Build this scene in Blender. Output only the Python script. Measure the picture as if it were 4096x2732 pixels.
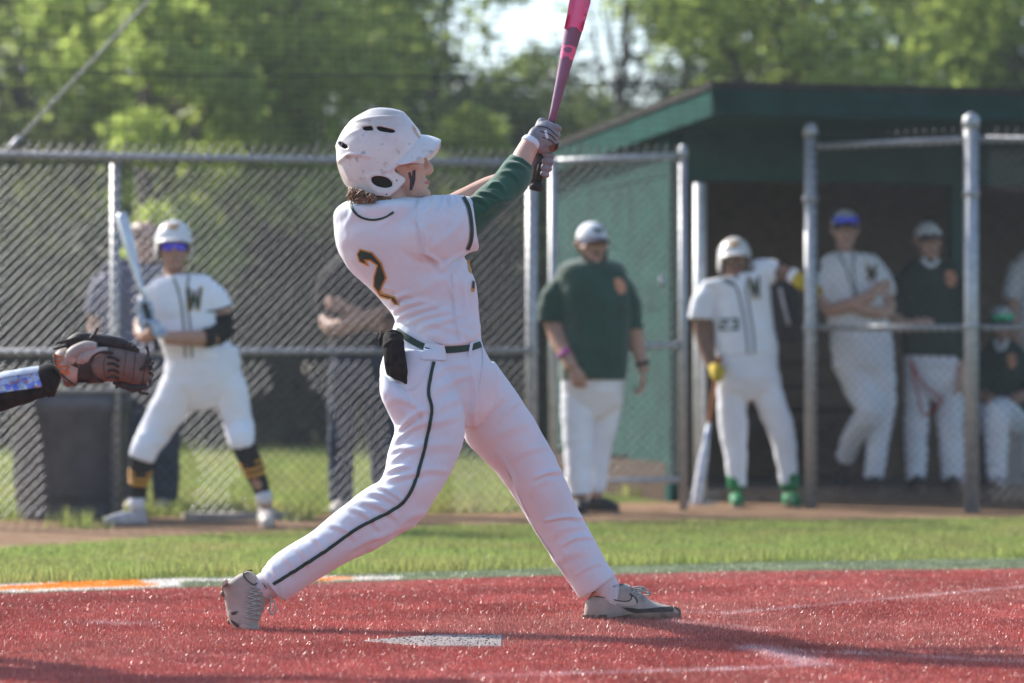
import bpy, bmesh, math, random
import numpy as np
from mathutils import Vector, Matrix
from mathutils.bvhtree import BVHTree
random.seed(7); rng = np.random.default_rng(7)
R = math.radians
scene = bpy.context.scene
col = scene.collection
for o in list(bpy.data.objects): bpy.data.objects.remove(o)

# ------------------------------------------------------------------ camera, sky, sun, exposure
F_PX, CAM_H, HOR = 12770.0, 0.83, 1507.0        # focal length in photo pixels, eye height, horizon row
cam = bpy.data.cameras.new('camera'); camo = bpy.data.objects.new('camera', cam); col.objects.link(camo)
camo.location = (0, 0, CAM_H); camo.rotation_euler = (R(90) + math.atan((HOR - 1366) / F_PX), 0, 0)
cam.sensor_width = 36; cam.lens = 36 * F_PX / 4096; cam.clip_end = 3000; cam.clip_start = .1
cam.dof.use_dof = True; cam.dof.focus_distance = 10.4; cam.dof.aperture_fstop = 2.3
scene.camera = camo

SUN_EL, SUN_AZ = 35.0, math.degrees(math.atan2(-1.08, .85))   # azimuth from +Y, clockwise positive to +X
sd = Vector((math.sin(R(SUN_AZ)) * math.cos(R(SUN_EL)), math.cos(R(SUN_AZ)) * math.cos(R(SUN_EL)), math.sin(R(SUN_EL))))
world = bpy.data.worlds.new('World'); scene.world = world; world.use_nodes = True
wn = world.node_tree; wn.nodes.clear()
sky = wn.nodes.new('ShaderNodeTexSky'); sky.sky_type = 'NISHITA'; sky.sun_disc = False
sky.sun_elevation = R(SUN_EL); sky.sun_rotation = R(SUN_AZ); sky.air_density = 1.0; sky.dust_density = 1.6; sky.ozone_density = 2.0
bg = wn.nodes.new('ShaderNodeBackground'); bg.inputs['Strength'].default_value = .14
wo = wn.nodes.new('ShaderNodeOutputWorld')
wn.links.new(sky.outputs[0], bg.inputs['Color']); wn.links.new(bg.outputs[0], wo.inputs['Surface'])
sun = bpy.data.lights.new('sun', 'SUN'); suno = bpy.data.objects.new('sun', sun); col.objects.link(suno)
sun.energy = 4.3; sun.angle = R(.55); sun.color = (1.0, .95, .87)
suno.rotation_euler = (-sd).to_track_quat('-Z', 'Y').to_euler(); suno.location = (-6, 8, 12)
vs = scene.view_settings; vs.view_transform = 'Standard'; vs.look = 'None'; vs.gamma = 1; vs.use_curve_mapping = False
vs.exposure = .95
scene.cycles.max_bounces = 6; scene.cycles.transparent_max_bounces = 8
scene.cycles.caustics_reflective = False; scene.cycles.caustics_refractive = False

# ------------------------------------------------------------------ helpers
def P(px, py, Y):
    s = F_PX / Y
    return Vector(((px - 2048) / s, Y, CAM_H + (HOR - py) / s))
def G(px, py):
    Y = F_PX * CAM_H / (py - HOR)
    return ((px - 2048) * Y / F_PX, Y)

def srgb(r, g, b):
    f = lambda c: (c / 12.92 if c <= .04045 else ((c + .055) / 1.055) ** 2.4)
    return (f(r / 255), f(g / 255), f(b / 255))

MATS = {}
def mat(name, color, rough=.7, spec=.3, var=.12, scale=30., bump=0., bscale=200., metal=0., sheen=0., transl=0.,
        island=0., color2=None, patch=None, vcol=None, coat=0., stretch=None):
    """Procedural principled material: noise-modulated colour, fine bump, optional stains and per-island variation."""
    if name in MATS: return MATS[name]
    m = bpy.data.materials.new(name); m.use_nodes = True; nt = m.node_tree; n = nt.nodes; l = nt.links
    n.clear(); out = n.new('ShaderNodeOutputMaterial'); b = n.new('ShaderNodeBsdfPrincipled')
    b.inputs['Roughness'].default_value = rough; b.inputs['Specular IOR Level'].default_value = spec
    b.inputs['Metallic'].default_value = metal; b.inputs['Coat Weight'].default_value = coat
    b.inputs['Coat Roughness'].default_value = .12
    if sheen: b.inputs['Sheen Weight'].default_value = sheen; b.inputs['Sheen Roughness'].default_value = .5
    tc = n.new('ShaderNodeTexCoord'); src = tc.outputs['Object']
    if stretch:
        mp = n.new('ShaderNodeMapping'); mp.inputs['Scale'].default_value = stretch; l.new(src, mp.inputs[0]); src = mp.outputs[0]
    nz = n.new('ShaderNodeTexNoise'); nz.inputs['Scale'].default_value = scale; nz.inputs['Detail'].default_value = 5; l.new(src, nz.inputs['Vector'])
    cr = n.new('ShaderNodeMix'); cr.data_type = 'RGBA'
    if vcol:
        at = n.new('ShaderNodeAttribute'); at.attribute_name = vcol; base = at.outputs['Color']
        mul = n.new('ShaderNodeMix'); mul.data_type = 'RGBA'; mul.blend_type = 'MULTIPLY'; mul.inputs[0].default_value = 1
        l.new(base, mul.inputs[6]); last = mul.outputs[2]
        mr = n.new('ShaderNodeMapRange'); mr.inputs[1].default_value = .3; mr.inputs[2].default_value = .7
        mr.inputs[3].default_value = 1 - var; mr.inputs[4].default_value = 1 + var; l.new(nz.outputs[0], mr.inputs[0]); l.new(mr.outputs[0], mul.inputs[7])
    else:
        c = Vector(color); c2 = Vector(color2) if color2 else c * (1 - 2 * var)
        cr.inputs[6].default_value = (*(c * (1 + var * .6)), 1); cr.inputs[7].default_value = (*c2, 1)
        rp = n.new('ShaderNodeMapRange'); rp.inputs[1].default_value = .35; rp.inputs[2].default_value = .68
        l.new(nz.outputs[0], rp.inputs[0]); l.new(rp.outputs[0], cr.inputs[0]); last = cr.outputs[2]
    if island:
        ge = n.new('ShaderNodeNewGeometry'); mr = n.new('ShaderNodeMapRange')
        mr.inputs[3].default_value = 1 - island; mr.inputs[4].default_value = 1 + island; l.new(ge.outputs['Random Per Island'], mr.inputs[0])
        mu = n.new('ShaderNodeMix'); mu.data_type = 'RGBA'; mu.blend_type = 'MULTIPLY'; mu.inputs[0].default_value = 1
        l.new(last, mu.inputs[6]); l.new(mr.outputs[0], mu.inputs[7]); last = mu.outputs[2]
    for (pc, ps, lo, hi, amt) in (patch or []):
        n2 = n.new('ShaderNodeTexNoise'); n2.inputs['Scale'].default_value = ps; n2.inputs['Detail'].default_value = 7; n2.inputs['Roughness'].default_value = .65
        l.new(tc.outputs['Object'], n2.inputs['Vector'])
        r2 = n.new('ShaderNodeMapRange'); r2.inputs[1].default_value = lo; r2.inputs[2].default_value = hi; r2.inputs[4].default_value = amt
        l.new(n2.outputs[0], r2.inputs[0]); mx = n.new('ShaderNodeMix'); mx.data_type = 'RGBA'
        l.new(r2.outputs[0], mx.inputs[0]); l.new(last, mx.inputs[6]); mx.inputs[7].default_value = (*pc, 1); last = mx.outputs[2]
    l.new(last, b.inputs['Base Color'])
    if bump:
        nb = n.new('ShaderNodeTexNoise'); nb.inputs['Scale'].default_value = bscale; nb.inputs['Detail'].default_value = 3; l.new(src, nb.inputs['Vector'])
        bu = n.new('ShaderNodeBump'); bu.inputs['Strength'].default_value = bump; bu.inputs['Distance'].default_value = .004
        l.new(nb.outputs[0], bu.inputs['Height']); l.new(bu.outputs[0], b.inputs['Normal'])
    fin = b.outputs[0]
    if transl:
        tr = n.new('ShaderNodeBsdfTranslucent'); l.new(last, tr.inputs['Color']); ms = n.new('ShaderNodeMixShader')
        ms.inputs[0].default_value = transl; l.new(fin, ms.inputs[1]); l.new(tr.outputs[0], ms.inputs[2]); fin = ms.outputs[0]
    l.new(fin, out.inputs['Surface']); MATS[name] = m
    return m

def rootloc(p):
    v = Vector((0, 0, 0))
    while p: v += p.location; p = p.parent
    return v
def thing(name, label, cat, loc=(0, 0, 0), group=None, kind=None):
    o = bpy.data.objects.new(name, None); o.empty_display_size = .2; col.objects.link(o); o.location = loc
    o['label'] = label; o['category'] = cat
    if group: o['group'] = group
    return o
def obj(name, me, m=None, parent=None, smooth=True):
    """Link mesh data given in world coordinates as one object."""
    if isinstance(me, MB): me = me.mesh(name)
    if parent is not None: me.transform(Matrix.Translation(-rootloc(parent)))
    if m is not None and not me.materials: me.materials.append(m)
    if smooth: me.polygons.foreach_set('use_smooth', [True] * len(me.polygons))
    o = bpy.data.objects.new(name, me); col.objects.link(o)
    if parent is not None: o.parent = parent
    return o
def tag(o, label=None, cat=None, group=None, kind=None):
    if label: o['label'] = label
    if cat: o['category'] = cat
    if group: o['group'] = group
    if kind: o['kind'] = kind
    return o
def npmesh(name, verts, faces, colors=None):
    """verts (n,3), faces (m,k) numpy arrays -> mesh"""
    me = bpy.data.meshes.new(name); verts = np.asarray(verts, dtype=np.float32); faces = np.asarray(faces, dtype=np.int32)
    n, (m, k) = len(verts), faces.shape
    me.vertices.add(n); me.vertices.foreach_set('co', verts.ravel())
    me.loops.add(m * k); me.loops.foreach_set('vertex_index', faces.ravel())
    me.polygons.add(m); me.polygons.foreach_set('loop_start', np.arange(0, m * k, k, dtype=np.int32))
    me.update(calc_edges=True)
    if colors is not None:
        a = me.color_attributes.new('col', 'FLOAT_COLOR', 'POINT')
        c = np.ones((n, 4), dtype=np.float32); c[:, :3] = colors; a.data.foreach_set('color', c.ravel())
    return me

class MB:
    """collects closed shells; .mesh() gives one mesh"""
    def __init__(s): s.v = []; s.f = []
    def add(s, vs_, fs_):
        k = len(s.v); s.v += [tuple(v) for v in vs_]; s.f += [tuple(i + k for i in f) for f in fs_]; return s
    def mesh(s, name='m'):
        me = bpy.data.meshes.new(name); me.from_pydata(s.v, [], s.f); me.update()
        bm = bmesh.new(); bm.from_mesh(me); bmesh.ops.recalc_face_normals(bm, faces=bm.faces); bm.to_mesh(me); bm.free(); return me
    def box(s, c, h, rz=0, ax=None):
        c = Vector(c)
        if ax is None: ax = (Vector((math.cos(rz), math.sin(rz), 0)), Vector((-math.sin(rz), math.cos(rz), 0)), Vector((0, 0, 1)))
        vs_ = [c + ax[0] * (h[0] * i) + ax[1] * (h[1] * j) + ax[2] * (h[2] * k) for i in (-1, 1) for j in (-1, 1) for k in (-1, 1)]
        return s.add(vs_, [(0, 1, 3, 2), (4, 6, 7, 5), (0, 4, 5, 1), (2, 3, 7, 6), (0, 2, 6, 4), (1, 5, 7, 3)])
    def rings(s, rings, cap=True):
        n = len(rings[0]); vs_ = [v for r in rings for v in r]; fs_ = []
        for i in range(len(rings) - 1):
            for j in range(n): fs_.append((i * n + j, i * n + (j + 1) % n, (i + 1) * n + (j + 1) % n, (i + 1) * n + j))
        if cap: fs_.append(tuple(range(n - 1, -1, -1))); fs_.append(tuple((len(rings) - 1) * n + j for j in range(n)))
        return s.add(vs_, fs_)
    def ell(s, c, r, n=14, m=9, rot=None):
        c = Vector(c); rings = []
        for i in range(1, m):
            t = math.pi * i / m; rg = []
            for j in range(n):
                a = 2 * math.pi * j / n; v = Vector((r[0] * math.sin(t) * math.cos(a), r[1] * math.sin(t) * math.sin(a), r[2] * math.cos(t)))
                rg.append(c + (rot @ v if rot else v))
            rings.append(rg)
        return s.rings(rings)
    def tube(s, pts, rad, n=10, flat=1., sub=1, cap=True):
        """round tube through 3-D points with radii; flat scales the thickness along Y-ish axis"""
        pts = [Vector(p) for p in pts]; rad = list(rad) if hasattr(rad, '__len__') else [rad] * len(pts)
        if sub > 1: pts, rad = spline(pts, rad, sub)
        rings = []; pu = None
        for i, p in enumerate(pts):
            t = (pts[min(i + 1, len(pts) - 1)] - pts[max(i - 1, 0)]); t = t.normalized() if t.length > 1e-9 else Vector((0, 0, 1))
            u = t.cross(Vector((0, 1, 0)))
            if u.length < .25 and pu is None: u = t.cross(Vector((0, 0, 1)))
            if pu is not None and u.length < .35: u = pu - t * pu.dot(t)
            u.normalize()
            if pu is not None and u.dot(pu) < 0: u = -u
            pu = u; v = t.cross(u)
            rings.append([p + u * (rad[i] * math.cos(2 * math.pi * j / n)) + v * (rad[i] * flat * math.sin(2 * math.pi * j / n)) for j in range(n)])
        return s.rings(rings, cap)
def spline(pts, rad, sub):
    P_, R_ = [], []
    for i in range(len(pts) - 1):
        p0, p1, p2, p3 = pts[max(i - 1, 0)], pts[i], pts[i + 1], pts[min(i + 2, len(pts) - 1)]
        for k in range(sub):
            t = k / sub; t2, t3 = t * t, t * t * t
            P_.append(.5 * ((2 * p1) + (p2 - p0) * t + (2 * p0 - 5 * p1 + 4 * p2 - p3) * t2 + (3 * p1 - p0 - 3 * p2 + p3) * t3)); R_.append(rad[i] * (1 - t) + rad[i + 1] * t)
    return P_ + [pts[-1]], R_ + [rad[-1]]
def catmull(rows, sub):
    a = np.array(rows, dtype=float); out = []
    for i in range(len(a) - 1):
        p0, p1, p2, p3 = a[max(i - 1, 0)], a[i], a[i + 1], a[min(i + 2, len(a) - 1)]
        for k in range(sub):
            t = k / sub; out.append(.5 * (2 * p1 + (p2 - p0) * t + (2 * p0 - 5 * p1 + 4 * p2 - p3) * t * t + (3 * p1 - p0 - 3 * p2 + p3) * t ** 3))
    out.append(a[-1]); return np.array(out)

def loft(mb, rows, n=28, sub=4, shrink=0., pw=2.0):
    """rows: (xL,yL,xR,yR,Y,halfdepth): closed loft whose rings span two outline points measured in the photograph"""
    rows = catmull(rows, sub); rings = []
    for (xl, yl, xr, yr, Y, d) in rows:
        a, b = P(xl, yl, Y), P(xr, yr, Y); c = (a + b) / 2; u = (b - a) / 2; L = u.length; u = u * max(.1, (L - shrink) / L); d = max(.01, d - shrink); rg = []
        for j in range(n):
            t = 2 * math.pi * j / n; ct, st = math.cos(t), math.sin(t)
            rg.append(c + u * (abs(ct) ** (2 / pw) * math.copysign(1, ct)) + Vector((0, d, 0)) * (abs(st) ** (2 / pw) * math.copysign(1, st)))
        rings.append(rg)
    mb.rings(rings); return mb
def limb(mb, pts, Y, ratio=.85, n=16, sub=3, shrink=0., recess=False):
    """pts: (px,py,width_px[,dY]) centre line of a limb in photo pixels"""
    q = [P(p[0], p[1], Y + (p[3] if len(p) > 3 else 0)) for p in pts]; r = [max(.008, p[2] * Y / F_PX / 2 - shrink) for p in pts]
    mb.tube(q, r, n=n, flat=ratio, sub=sub); return mb

def vnoise(p):
    p = np.asarray(p, dtype=np.float64); i = np.floor(p).astype(np.int64); f = p - i; f = f * f * (3 - 2 * f); out = 0
    for dx in (0, 1):
        for dy in (0, 1):
            for dz in (0, 1):
                h = ((i[:, 0] + dx) * 374761393 + (i[:, 1] + dy) * 668265263 + (i[:, 2] + dz) * 2147483647 % 998244353) & 0x7fffffff
                h = ((h ^ (h >> 13)) * 1274126177) & 0x7fffffff; h = ((h ^ (h >> 16)) & 0xffff) / 65535.
                out = out + h * (f[:, 0] if dx else 1 - f[:, 0]) * (f[:, 1] if dy else 1 - f[:, 1]) * (f[:, 2] if dz else 1 - f[:, 2])
    return out * 2 - 1
def getv(me):
    a = np.empty(len(me.vertices) * 3, dtype=np.float32); me.vertices.foreach_get('co', a); return a.reshape(-1, 3).astype(np.float64)
def getn(me):
    a = np.empty(len(me.vertices) * 3, dtype=np.float32); me.vertex_normals.foreach_get('vector', a); return a.reshape(-1, 3).astype(np.float64)
def setv(me, v): me.vertices.foreach_set('co', v.astype(np.float32).ravel()); me.update()

def union(mb, voxel, smooth=6, factor=.5):
    """voxel union of overlapping shells into one continuous smooth surface"""
    me = mb.mesh('u'); o = bpy.data.objects.new('tmp', me); col.objects.link(o)
    r = o.modifiers.new('r', 'REMESH'); r.mode = 'VOXEL'; r.voxel_size = voxel; r.adaptivity = 0
    if smooth: sm = o.modifiers.new('s', 'SMOOTH'); sm.factor = factor; sm.iterations = smooth
    dg = bpy.context.evaluated_depsgraph_get(); res = bpy.data.meshes.new_from_object(o.evaluated_get(dg))
    bpy.data.objects.remove(o); bpy.data.meshes.remove(me); res.materials.clear(); return res
def inflate(me, d):
    setv(me, getv(me) + getn(me) * d); return me
def ruffle(me, amp, freq, stretch=(1, 1, 1), seed=0.):
    v, n = getv(me), getn(me); w = v * np.array(stretch) * freq + seed
    d = vnoise(w) + .5 * vnoise(w * 2.1 + 7); setv(me, v + n * (amp * d)[:, None]); return me
def folds(me, segs, Y):
    """cloth folds: segs (x1,y1,x2,y2,width_px,height_m) ridges lying on the camera-facing cloth"""
    v, n = getv(me), getn(me); s = F_PX / v[:, 1]; q = np.stack([2048 + v[:, 0] * s, HOR - (v[:, 2] - CAM_H) * s], 1)
    wob = vnoise(v * 14.) * 9; facing = np.clip(.45 - n[:, 1] * 1.2, 0, 1); disp = np.zeros(len(v))
    for (x1, y1, x2, y2, w, h) in segs:
        a = np.array([x1, y1], float); d = np.array([x2 - x1, y2 - y1], float); L = np.hypot(*d); d /= L; r = q - a
        t = r @ d; pr = r @ np.array([-d[1], d[0]]) + wob + 10 * np.sin(t / L * 3.1) - 5; tt = np.clip(t / L, 0, 1)
        end = np.where((t > -w) & (t < L + w), np.sin(np.clip((t + w) / (L + 2 * w), 0, 1) * math.pi) ** .6, 0)
        disp += 1.2 * h * end * (np.exp(-(pr / w) ** 2) - .55 * np.exp(-((pr - 1.7 * w) / w) ** 2)) * facing
    setv(me, v + n * disp[:, None]); return me
def bvh_of(*meshes):
    V, Fc = [], []
    for me in meshes:
        k = len(V); V += [v.co.copy() for v in me.vertices]; Fc += [[i + k for i in p.vertices] for p in me.polygons]
    return BVHTree.FromPolygons(V, Fc)
EYE = Vector((0, 0, CAM_H))
def onto(bvh, px, py, Yd, off):
    d = (P(px, py, 10) - EYE).normalized(); h = bvh.ray_cast(EYE, d)
    if h[0] is None: return P(px, py, Yd)
    nn = h[1] if h[1].dot(d) < 0 else -h[1]
    return h[0] + nn * off
def decal(bvh, poly, Yd, off=.002, cuts=3):
    """flat applique / print cut to an outline and laid on a curved surface"""
    bm = bmesh.new(); vs_ = [bm.verts.new((x, y, 0)) for x, y in poly]; f = bm.faces.new(vs_)
    bm.normal_update(); bmesh.ops.triangulate(bm, faces=[f])
    for _ in range(cuts): bmesh.ops.subdivide_edges(bm, edges=bm.edges[:], cuts=1, use_grid_fill=True)
    for v in bm.verts: v.co = onto(bvh, v.co.x, v.co.y, Yd, off)
    me = bpy.data.meshes.new('d'); bm.to_mesh(me); bm.free(); return me
def ribbon(bvh, line, w, Yd, off=.002, sub=6):
    pts = catmull(line, sub); V, Fc = [], []
    for i, p in enumerate(pts):
        d = pts[min(i + 1, len(pts) - 1)] - pts[max(i - 1, 0)]; d /= max(1e-6, np.hypot(*d)); nrm = np.array([-d[1], d[0]])
        for k in (-.5, 0, .5): V.append(onto(bvh, *(p + nrm * w * k), Yd, off * (1 if k else 1.3)))
        if i: b = 3 * i; Fc += [(b - 3, b - 2, b + 1, b), (b - 2, b - 1, b + 2, b + 1)]
    me = bpy.data.meshes.new('d'); me.from_pydata(V, [], Fc); me.update(); return me
def joinme(meshes):
    mb = MB()
    for me in meshes: mb.add([v.co for v in me.vertices], [tuple(p.vertices) for p in me.polygons])
    me = bpy.data.meshes.new('j'); me.from_pydata(mb.v, [], mb.f); me.update(); return me
def inpoly(x, y, poly):
    x = np.asarray(x); y = np.asarray(y); ins = np.zeros(x.shape, bool); n = len(poly); j = n - 1
    for i in range(n):
        (xi, yi), (xj, yj) = poly[i], poly[j]
        c = ((yi > y) != (yj > y)) & (x < (xj - xi) * (y - yi) / (yj - yi + 1e-12) + xi); ins ^= c; j = i
    return ins
# ------------------------------------------------------------------ ground
def edge(pts):
    g = np.array([G(*p) for p in pts]); g = g[np.argsort(g[:, 0])]
    return lambda x: np.interp(x, g[:, 0], g[:, 1])
red_edge = edge([(-900, 2425), (0, 2391), (800, 2365), (1600, 2338), (2048, 2322), (3000, 2300), (4096, 2290), (5000, 2288)])
band_edge = edge([(-900, 2375), (0, 2352), (800, 2325), (1600, 2305), (2048, 2292), (3000, 2262), (4096, 2247), (5000, 2244)])
dirt_edge = edge([(-900, 2235), (0, 2200), (500, 2170), (800, 2150), (1500, 2122), (2048, 2106), (2700, 2094), (4096, 2080), (5000, 2078)])
FD = Vector((.970, .243, 0)); FN = Vector((.243, -.970, 0))            # fence / dugout run direction and its outward normal
F0 = P(0, 1507, 18.25); F0.z = 0                                       # fence line passes here
fence_y = lambda x: F0.y + (x - F0.x) * FD.y / FD.x

MC_RED = mat('red_turf', (.36, .045, .05), rough=.75, spec=.15, var=.25, scale=9, vcol='col')
MC_BLADE = mat('turf_blade', (.4, .05, .05), rough=.34, spec=.6, vcol='col', var=.18, scale=6, island=.45, transl=.12)
M_GROUND = mat('field_grass_soil', (.10, .13, .03), rough=.95, spec=.05, var=.3, scale=3, patch=[((.10, .09, .03), 1.2, .5, .75, .6)])
M_GRASSB = mat('grass_blade', (.25, .325, .085), rough=.42, spec=.35, island=.5, transl=.45, var=.25, scale=1.6, color2=(.36, .34, .12))
M_DIRT = mat('dirt', (.25, .155, .095), rough=.95, spec=.05, var=.2, scale=7, bump=.6, bscale=60, patch=[((.30, .21, .14), 3, .5, .7, .7)])
M_SLAB = mat('concrete', (.30, .26, .23), rough=.9, spec=.1, var=.15, scale=12, bump=.3, bscale=120)

me = npmesh('ground', [(-160, -40, 0), (160, -40, 0), (160, 260, 0), (-160, 260, 0)], [(0, 1, 2, 3)])
tag(obj('ground', me, M_GROUND), 'grassy ground of the ball field and woods edge', kind='structure')
def sheet(name, x0, x1, y0f, y1f, z, m, nx=60, ny=2, colf=None):
    xs = np.linspace(x0, x1, nx); V = []; 
    for j in range(ny):
        t = j / (ny - 1); y = y0f(xs) * (1 - t) + y1f(xs) * t; V.append(np.stack([xs, y, np.full(nx, z)], 1))
    V = np.concatenate(V); Fc = [(j * nx + i, j * nx + i + 1, (j + 1) * nx + i + 1, (j + 1) * nx + i) for j in range(ny - 1) for i in range(nx - 1)]
    me = npmesh(name, V, Fc, colf(V[:, 0], V[:, 1]) if colf else None)
    return tag(obj(name, me, m), kind='structure')

def segd(x, y, a, b):
    a, b = np.array(a), np.array(b); d = b - a; L = d @ d; t = np.clip(((x - a[0]) * d[0] + (y - a[1]) * d[1]) / L, 0, 1)
    return np.hypot(x - a[0] - t * d[0], y - a[1] - t * d[1])
LINES = [((4300, 2342), (2900, 2470), .024, .62), ((2900, 2470), (2730, 2462), .03, .4), ((1900, 2724), (2919, 2696), .03, .6), ((2919, 2696), (3280, 2678), .035, .75),
         ((3200, 2622), (4200, 2672), .022, .75), ((3030, 2606), (3260, 2680), .08, .5), ((380, 2505), (560, 2510), .07, .42), ((700, 2640), (1050, 2640), .015, .25),
         ((2700, 2500), (3100, 2540), .05, .25)]
LINES = [(G(*a), G(*b), w, s) for a, b, w, s in LINES]
def turf_color(x, y, jit=None):
    x, y = np.asarray(x), np.asarray(y); q = np.stack([x, y, x * 0], 1)
    n1 = vnoise(q * 2.3 + 3)[:, None]; n2 = vnoise(q * 9 + 11)[:, None]; n3 = vnoise(q * 26 + 5)
    red = np.array([.44, .105, .085]) * (1 + .16 * n1 + .12 * n2) + np.array([.02, .02, .02]) * n1
    worn = np.clip(vnoise(q * 1.6 + 21) * 1.3 + .3, 0, 1)[:, None] * .55; c = red * (1 - worn) + np.array([.50, .20, .16]) * worn
    for a, b, w, s in LINES:
        k = np.clip(1.25 - segd(x, y, a, b) / w + .35 * n3, 0, 1) * s * np.clip(.75 + .5 * n2[:, 0], 0, 1); c = c * (1 - k[:, None]) + np.array([.85, .74, .76]) * k[:, None]
    gr = np.clip((y + .015 * n3 - red_edge(x)) / .02, 0, 1)[:, None]
    green = np.array([.27, .31, .18]) * (1 + .25 * n2); c = c * (1 - gr) + green * gr
    # painted orange and white arc on the green border turf
    px = 2048 + x * F_PX / y; py = HOR + CAM_H * F_PX / y
    for pts, rgb in ARC:
        k = inpoly(px + 8 * n3, py + 3 * n3, pts)[:, None]; c = np.where(k, np.array(rgb), c)
    return c
ARC = [([(-900, 2350), (0, 2352), (300, 2334), (640, 2326), (800, 2328), (870, 2331), (1000, 2327), (1200, 2322), (1400, 2321), (1610, 2318), (1605, 2330), (1400, 2336), (1220, 2341), (1000, 2338), (730, 2340), (720, 2362), (500, 2370), (0, 2386), (-900, 2400)], (.82, .76, .70)),
       ([(-900, 2362), (0, 2362), (300, 2341), (560, 2331), (570, 2346), (640, 2352), (560, 2361), (200, 2371), (0, 2377), (-900, 2382)], (.95, .36, .03)),
       ([(1230, 2328), (1400, 2324), (1430, 2330), (1300, 2337), (1230, 2337)], (.95, .36, .03))]
one = lambda c: (lambda x: np.full_like(x, c))
sheet('dirt_strip', -9, 9, dirt_edge, lambda x: fence_y(x) + .5 + 1.3 * np.clip((x - .1) / .5, 0, 1), .004, M_DIRT)
sheet('infield_grass', -9, 9, band_edge, dirt_edge, .008, M_GROUND)
sheet('red_turf', -5, 5, one(2.), band_edge, .012, MC_RED, nx=320, ny=420, colf=lambda x, y: turf_color(x, y) * .7)

def blades(name, n, sampler, hlo, hhi, w, z, m, colf=None, lean=.5, kind='stuff', label=''):
    x, y = sampler(n); n = len(x); a = rng.uniform(0, 2 * math.pi, n); h = rng.uniform(hlo, hhi, n); ld = rng.uniform(0, 2 * math.pi, n); ll = h * rng.uniform(0, lean, n)
    ww = w * rng.uniform(.6, 1.3, n) / 2; c, s = np.cos(a) * ww, np.sin(a) * ww
    b1 = np.stack([x - c, y - s, np.full(n, z)], 1); b2 = np.stack([x + c, y + s, np.full(n, z)], 1)
    mx, my = x + np.cos(ld) * ll * .4, y + np.sin(ld) * ll * .4
    t = np.stack([x + np.cos(ld) * ll, y + np.sin(ld) * ll, z + np.sqrt(np.maximum(h * h - ll * ll, 1e-6))], 1)
    V = np.stack([b1, b2, t], 1).reshape(-1, 3); Fc = np.arange(3 * n).reshape(n, 3)
    cl = None
    if colf is not None: cl = np.repeat(colf(x, y) * rng.uniform(.75, 1.25, (n, 1)), 3, axis=0)
    o = obj(name, npmesh(name, V, Fc, cl), m, smooth=False); return tag(o, label, kind=kind)
def wedge(y0, y1, margin=.35, pw=1.0):
    def f(n):
        y = y0 + (y1 - y0) * rng.uniform(0, 1, n) ** pw; x = rng.uniform(-1, 1, n) * (y * 2048 / F_PX + margin); return x, y
    return f
def red_s(n):
    x, y = wedge(8.3, 14.6)(n); k = (y < band_edge(x) - .01)
    k &= ~((x > -.47) & (x < -.025) & (y > 9.66) & (y < 10.10) & (np.abs(y - 9.88) < (x + .47) * 1.0 + .005))
    return x[k], y[k]
blades('turf_fibres', 640000, red_s, .007, .017, .0024, .011, MC_BLADE, turf_color, lean=.8, label='short red artificial turf fibres with green border and painted arc')
def grass_s(n):
    x, y = wedge(12.4, 19.6, .6)(n); k = (y > band_edge(x)) & (y < dirt_edge(x) + .1 * vnoise(np.stack([x * 5, y * 5, x * 0], 1)))
    return x[k], y[k]
blades('lawn_grass', 210000, grass_s, .014, .034, .005, .006, M_GRASSB, lean=.7, label='sunlit green lawn grass between turf and dirt')
def tuft_s(n):
    x, y = wedge(12.4, 15.2, .6)(n); e = band_edge(x); k = (y > e) & (y < e + .30 + .25 * vnoise(np.stack([x * 3, y, x * 0], 1))) & (vnoise(np.stack([x * 4.1, y * 4, x * 0 + 4], 1)) > -.1)
    return x[k], y[k]
blades('edge_grass', 60000, tuft_s, .04, .085, .006, .006, M_GRASSB, lean=.5, label='longer grass tufts along the turf border')
def far_s(n):
    x, y = wedge(18.6, 36, .8, 1.5)(n); k = (y > fence_y(x) + .35) & ~((x > .25) & (x > .9 - (y - 20.6) * .28)) & ~((x > .2) & (y < 21.5)); return x[k], y[k]
blades('meadow_grass', 130000, far_s, .05, .12, .014, 0, M_GRASSB, lean=.7, label='bright long grass beyond the chain link fence')
def weed_s(n):
    cs = np.array([G(330, 2112), G(270, 2108), G(360, 2118), G(2560, 1985), G(2535, 1990), G(40, 2090), G(1210, 2085), G(2110, 2030), G(2080, 2035)]); i = rng.integers(0, len(cs), n)
    return cs[i, 0] + rng.normal(0, .06, n), cs[i, 1] + rng.normal(0, .06, n)
blades('weeds', 260, weed_s, .05, .14, .012, .004, M_GRASSB, lean=.6, label='small weeds growing along the fence foot')

# home plate: bevelled rubber pentagon
M_PLATE = mat('plate_rubber', (.25, .215, .21), rough=.6, spec=.3, var=.06, scale=40, patch=[((.05, .045, .045), 190, .60, .66, .6), ((.35, .25, .22), 12, .42, .7, .6)])
pl = [(-.03, 9.67), (-.03, 10.09), (-.25, 10.09), (-.462, 9.88), (-.25, 9.67)]; pc = Vector((-.2, 9.88, 0))
mb = MB(); rg = []
for z, k in ((.0, 1), (.013, 1), (.016, .98)): rg.append([Vector((pc.x + (x - pc.x) * k, pc.y + (y - pc.y) * k, z)) for x, y in pl])
mb.rings(rg); tag(obj('home_plate', mb, M_PLATE, smooth=False), 'white rubber home plate speckled with black crumbs on red turf', 'home plate')
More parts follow.
